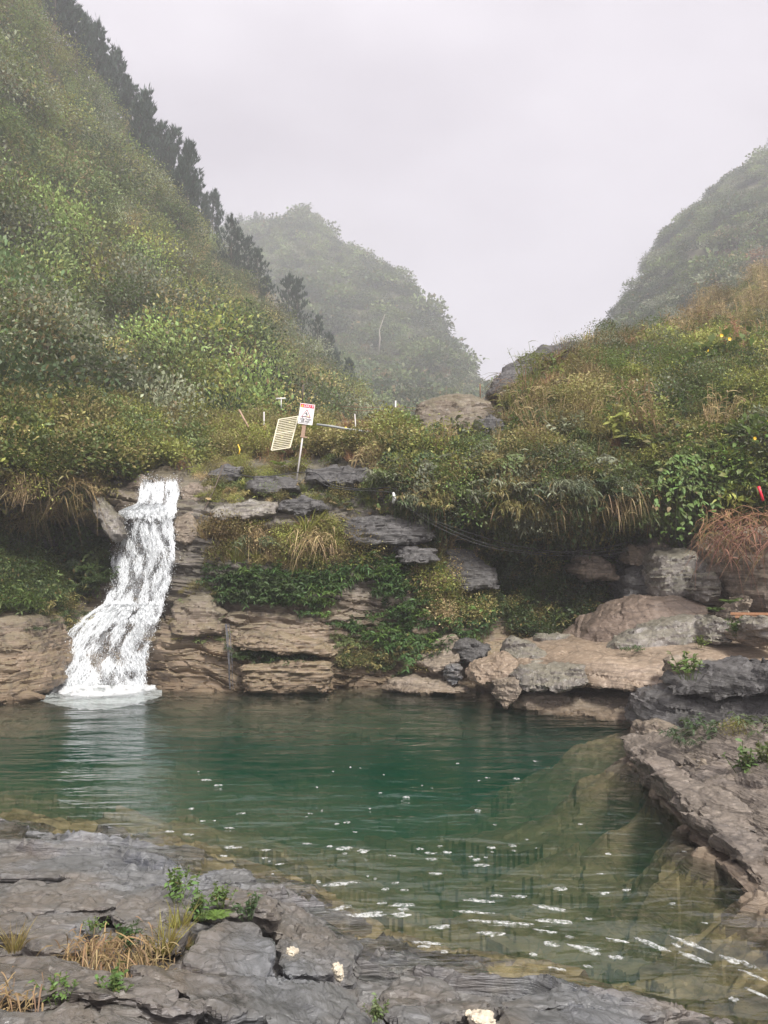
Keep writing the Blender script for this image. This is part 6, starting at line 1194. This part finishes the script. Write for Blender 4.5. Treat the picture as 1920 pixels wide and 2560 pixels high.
# ------------------------------------------------------------------ plants that stand out one by one
def plant(key, name, label, cat, loc, s, col, rz=0.0, group=None, sz=1.0):
    o = link(name, PMESH[key], None, tuple(loc)); o.scale = (s, s, s * sz); o.rotation_euler = (0, 0, rz); o.color = tuple(col) + (1,); tag(o, label, cat, group, 'thing'); return o
def on_cliff(px, py, out=0.15): p = S_CLIFF.at(px, py); return p + np.array([0, -out, 0])
YG2 = (.17, .20, .05)
CP = [ # key, name, label, category, px, py, scale, colour
 ('wide_grass0','wide_leaf_grass','bright clump of arching blades right of the sign pole','grass',800,1115,0.75,YG2),
 ('hanging0','dry_grass_tuft','rusty dry grass tuft hanging beneath the slatted panel','grass',690,1150,0.8,RUST),
 ('hanging1','dry_grass_tuft','tan dry grass hanging right of the sign pole','grass',775,1130,0.85,TAN),
 ('fern0','fern','pale green fern at the foot of the sign pole','fern',705,1170,0.5,BRIGHT),
 ('fine_bush0','shrub','rounded olive shrub right of the dark rock and pipe','shrub',985,1110,1.0,YGREEN),
 ('fine_bush1','shrub','feathery olive shrub on the cliff edge left of the panel','shrub',610,1130,0.95,OLIVE),
 ('bush1','shrub','dark green shrub above the waterfall crest','shrub',490,1120,1.1,GREEN),
 ('hanging2','dry_grass_tuft','orange dry grass drooping right of the dark green crest shrub','grass',415,1120,1.2,RUST),
 ('hanging0','dry_grass_tuft','rust coloured dry tuft overhanging the cliff in the middle','grass',1040,1165,1.0,RUST),
 ('hanging1','dry_grass_tuft','tan dry grass tuft left of the black layered boulder','grass',1165,1095,0.9,TAN),
 ('cane0','cane_clump','tall yellow green cane clump on the skyline of the right bank','cane',1330,1000,1.0,YG2),
 ('cane1','cane_clump','lower cane clump leaning left of the tall skyline cane','cane',1290,1060,0.8,YGREEN),
 ('bamboo0','weeping_shrub','grey green weeping shrub hanging over the dark hollow','shrub',1400,1230,0.95,(.15,.18,.11)),
 ('bamboo1','weeping_shrub','second weeping shrub right of the grey green one','shrub',1480,1235,0.85,(.14,.16,.07)),
 ('hanging2','dry_grass_tuft','drooping tan grass curtain right of the weeping shrubs','grass',1530,1250,1.1,TAN),
 ('hanging0','dry_grass_tuft','tan grass hanging over the dark gap left of the weeping shrub','grass',1270,1150,1.1,TAN),
 ('heart0','leafy_climber','curtain of bright heart shaped leaves on the right bank','climber',1690,1230,1.0,(.13,.20,.05)),
 ('heart1','leafy_climber','left end of the bright heart leaf curtain','climber',1725,1280,0.85,(.11,.18,.045)),
 ('heart0','leafy_climber','right end of the bright heart leaf curtain','climber',1650,1260,0.8,(.14,.21,.05)),
 ('tangle0','dead_grass_mat','pinkish dead stems over the left top of the big right boulder','dead grass',1815,1335,0.9,(.30,.17,.11)),
 ('herb0','lime_shrub','lime green sprig glowing below the hanging grass','sprig',1565,1295,0.55,(.30,.38,.04)),
 ('broad_bush0','flowering_bush','leafy bush with yellow flowers at the upper right','bush',1800,930,1.3,(.11,.15,.035)),
 ('broad_bush1','flowering_bush','leafy bush with yellow flowers at the right edge','bush',1890,1130,1.0,(.10,.15,.035)),
 ('tangle0','dead_grass_mat','brown tangle of dead stems over the big right boulder','dead grass',1860,1290,1.1,RUST),
 ('tangle1','dead_grass_mat','reddish dead stems hanging at the right edge above the plank','dead grass',1905,1330,1.2,(.24,.12,.08)),
 ('tangle0','dead_grass_mat','brown dead scrub mound on the skyline right of the bare rock','dead grass',1610,870,1.1,(.18,.13,.07)),
 ('tangle1','dead_grass_mat','reddish dead stems hanging over the skyline rock left end','dead grass',1275,985,0.9,RUST),
 ('wide_grass1','wide_leaf_grass','yellow and green long bladed grass hanging on mid cliff','grass',770,1330,0.95,YGREEN),
 ('hanging1','dry_grass_tuft','straw coloured grass drooping below the long bladed clump','grass',785,1350,1.0,TAN),
 ('bamboo0','weeping_shrub','silvery grass like shrub on the ledge beside the waterfall','shrub',640,1360,0.75,(.16,.19,.10)),
 ('fine_bush0','shrub','rusty tipped shrub beside the tan block and waterfall','shrub',550,1340,0.7,(.17,.12,.05)),
 ('fine_bush1','shrub','golden brown shrub at the right of the cliff grass','shrub',900,1380,0.7,(.20,.15,.06)),
 ('cane1','cane_clump','dry upright stalks on the right part of the cliff','cane',1105,1400,0.7,TAN),
 ('fine_bush0','shrub','yellow green feathery bush on the right part of the cliff','shrub',1080,1470,0.75,YGREEN),
 ('lance0','leafy_plant','bright hanging leaves on the brown shelf near the waterfall','plant',545,1545,0.35,(.08,.15,.03)),
 ('fern1','fern','light green fern in the hollow above the tilted slab','fern',1395,1415,0.6,BRIGHT),
 ('bush0','shrub','dark leafy shrub left of the tilted brown slab','shrub',1450,1470,0.95,(.055,.085,.035)),
 ('bush2','shrub','lower dark shrub overhanging the tilted slab foot','shrub',1440,1550,0.8,DKGREEN),
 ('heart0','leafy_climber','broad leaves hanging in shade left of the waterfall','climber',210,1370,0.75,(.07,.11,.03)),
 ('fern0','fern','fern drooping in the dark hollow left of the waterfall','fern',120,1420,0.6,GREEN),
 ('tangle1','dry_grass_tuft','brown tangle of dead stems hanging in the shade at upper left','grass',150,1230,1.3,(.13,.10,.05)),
 ('wide_grass0','wide_leaf_grass','bright rosette of long leaves at the far left','plant',95,935,1.0,(.24,.28,.06)),
 ('wide_grass1','wide_leaf_grass','second bright rosette right of the first at far left','plant',140,950,0.9,(.24,.28,.06)),
 ('crown_bush0','broad_leaf_tree','sunlit broad leaved small tree on the left hillside','tree',125,690,2.6,(.11,.14,.04)),
]
FIX = {(1815, 1335): 16.7, (1860, 1290): 16.5, (1905, 1330): 15.9}
g_ = np.random.RandomState(41)
for key, nm, lab, cat, px, py, s, col in CP:
    if py < 960 and px < 300: loc = S_LEFT.at(px, py)
    elif (px, py) in FIX: loc = P(px, py + 20, FIX[(px, py)])
    else: loc = on_cliff(px, py, 0.55 if key.startswith('heart') else 0.25)
    hang = key.startswith(('hanging', 'heart', 'bamboo', 'tangle'))
    o = plant(key, nm, lab, cat, loc, s, col, 0.3 * g_.normal() if hang else 6.28 * g_.rand())
    if nm == 'flowering_bush':
        for q in range(5):
            a = g_.rand() * 6.28; c = np.array([math.cos(a) * 0.75, -0.55 - 0.2 * g_.rand(), 0.05 + 0.6 * g_.rand()]); f_ = Leaves(); n = 9; th = np.arange(n) * 6.283 / n
            f_.blades(np.tile(c, (n, 1)), np.stack([np.cos(th), np.full(n, -0.35), np.sin(th)], 1), 0.05, 0.03, 0.0, 2, np.array([0.5, 1, 0]), side=np.stack([-np.sin(th), 0 * th, np.cos(th)], 1)); me = f_.mesh('flower', M_YELLOW); ff = link('flower', me, o)
            o.rotation_euler = (0, 0, 0)
# reed plumes in the left grass
for q, (px, py) in enumerate(((290, 910), (336, 925), (350, 990), (285, 1005), (232, 1015), (348, 1100), (230, 870), (215, 855))):
    b = S_LEFT.at(px, py + 40); top = P(px, py, b[1] - 0.3); e = empty('reed', tuple(b)); tag(e, 'pink plumed reed ' + ['right of the centre of the left grass slope', 'rightmost on the left grass slope', 'just right of and below the middle plumes', 'in the middle of the lower left slope', 'leftmost low on the left slope', 'lowest, near the dark shrubs over the waterfall', 'second highest on the left grass slope', 'highest on the left grass slope'][q], 'reed', 'plumed reeds'); d = top - b
    MB().tube(np.array([[0, 0, 0], d * 0.6 + [0.0, 0, 0.05], d]), [0.010, 0.008, 0.005], 4).build('stalk', M_PALEBARK, e)
    L = Leaves(); n = 60; tt = g_.rand(n); L.blades(d + np.array([0.10, -0.05, -0.22]) * tt[:, None], rdir(n, g_) * 0.5 + np.array([0.4, -0.2, -0.7]), 0.16, 0.03, 0.3, 2); link('plume', L.mesh('plume', M_PLUME), e)

# right bank plants
RP = [('herb0','leafy_weed','light green weed on pale stone below the huge slab','plant',(1725,1700,12.5),0.62,(.11,.17,.04)),
 ('lance1','dark_leaf_plant','left end of the dark narrow leaved bushes on the right bank','plant',(1725,1850,11.0),0.42,(.045,.07,.03)),
 ('lance0','dark_leaf_plant','dark narrow leaved bush in the middle of the right bank gap','plant',(1775,1825,11.2),0.5,(.05,.08,.03)),
 ('lance2','dark_leaf_plant','pale tipped leafy bush at the right end of the bank gap','plant',(1900,1820,10.6),0.5,(.09,.12,.05)),
 ('fine_bush0','shrub','small golden moss like bush between the dark leaved ones','shrub',(1838,1835,10.6),0.26,(.22,.20,.05)),
 ('herb1','leafy_weed','glossy green weed overhanging the silver grey rock at right','plant',(1865,1945,9.3),0.55,(.09,.14,.04)),
 ('herb0','leafy_weed','glossy weed at the very right edge above the silver rock','plant',(1915,1930,9.2),0.5,(.12,.15,.05)),
 ('fern0','fern','fern between the boulders near the plank','fern',(1825,1510,15.8),0.4,(.10,.16,.04)),
 ('fern1','fern','fern under the small round lichened boulder','fern',(1790,1530,15.9),0.35,(.08,.13,.035)),
 ('herb1','leafy_weed','trailing weed beside the rounded boulder under the plank','plant',(1840,1590,14.9),0.5,(.07,.12,.03)),
 ('herb0','leafy_weed','little bright weed at the back edge of the huge slab','plant',(1750,1620,15.2),0.35,(.14,.19,.04)),
 ('lance0','leafy_plant','low weed growing on the huge flat slab','plant',(1580,1625,15.8),0.28,(.06,.10,.03))]
for key, nm, lab, cat, c, s, col in RP: plant(key, nm, lab, cat, P(*c), s, col, g_.rand() * 6.28)
# near bank weeds
NP = [('herb0','leafy_weed','leafy green weed sprouting behind the slate plates','plant',(440,2250,.40),0.34,(.12,.19,.05)),
 ('herb1','leafy_weed','green weed under the slate overhang','plant',(495,2300,.50),0.30,(.09,.15,.04)),
 ('fern0','fern','little fern under the curled slate overhang','fern',(538,2298,.44),0.20,(.14,.22,.05)),
 ('herb1','leafy_weed','broad leaved weed on top of the slate overhang','plant',(555,2268,.46),0.24,(.12,.18,.05)),
 ('herb0','leafy_weed','dark small weed hanging at the right end of the slate overhang','plant',(625,2300,.42),0.24,(.06,.10,.04)),
 ('grass0','grass_tuft','yellow green grass tuft in the crack below the weeds','grass',(450,2330,.56),0.28,(.26,.25,.06)),
 ('grass1','grass_tuft','golden grass tuft beside the domed hump','grass',(410,2375,.62),0.30,(.28,.24,.07)),
 ('hanging0','grass_tuft','dry straw hanging down the slate below the golden grass','grass',(370,2385,.66),0.34,(.36,.27,.14)),
 ('hanging1','grass_tuft','orange dry grass mat in the slate crack','grass',(270,2375,.70),0.40,(.38,.25,.13)),
 ('hanging2','grass_tuft','trailing orange dry grass at the left of the crack','grass',(225,2385,.72),0.34,(.36,.26,.14)),
 ('herb1','leafy_weed','dark weed in the crack between straw and orange grass','plant',(320,2380,.66),0.24,(.05,.09,.03)),
 ('hanging1','grass_tuft','orange grass and weed at the bottom left corner','grass',(10,2500,.98),0.34,(.34,.23,.12)),
 ('herb0','leafy_weed','tiny green weed under the long undercut ledge','plant',(145,2505,.90),0.18,(.12,.19,.05)),
 ('herb1','leafy_weed','green weed in the shade at the bottom middle left','plant',(288,2500,.86),0.22,(.11,.18,.05)),
 ('grass2','grass_tuft','small tuft at the left edge beside the split slate boulder','grass',(35,2375,.72),0.22,(.30,.24,.09)),
 ('herb0','leafy_weed','tiny green sprig right of the rounded split slate boulder','plant',(232,2335,.62),0.14,(.13,.20,.05)),
 ('herb1','leafy_weed','low plant at the bottom edge right of centre','plant',(940,2555,.62),0.16,(.12,.16,.06))]
for key, nm, lab, cat, c, s, col in NP: plant(key, nm, lab, cat, G(*c), s, col, (0.5 * g_.normal() if key.startswith('hang') else g_.rand() * 6.28))
sc = Scatter('bank_moss_grass', 'fine grass blades and moss in the cracks of the near slate')
for poly, n in (([(20,2480),(200,2470),(480,2510),(560,2560),(100,2560)], 60), ([(150,2350),(330,2350),(480,2370),(470,2420),(330,2400),(160,2400)], 40)):
    V, N = S_NEAR.pick(n, poly); sc.add(V + np.array([0, 0, 0.03]), GR + HB, (0.06, 0.16), [(.24,.18,.08), (.14,.15,.05), (.3,.2,.1)], 0.2, 0.4)
sc.build()
# ------------------------------------------------------------------ haze: even air round the whole place
t = NT('haze_air'); v = t.n('ShaderNodeVolumePrincipled', {'Color': (0.92, 0.93, 0.98, 1), 'Density': 0.0019, 'Anisotropy': 0.2})
t.t.links.new(v.outputs[0], t.out.inputs['Volume'])
hb = MB().box((0, 245, 71), (1000, 600, 158)).build('haze', t.m, None, False)
tag(hb, 'pale mist hanging in the valley', kind='stuff')
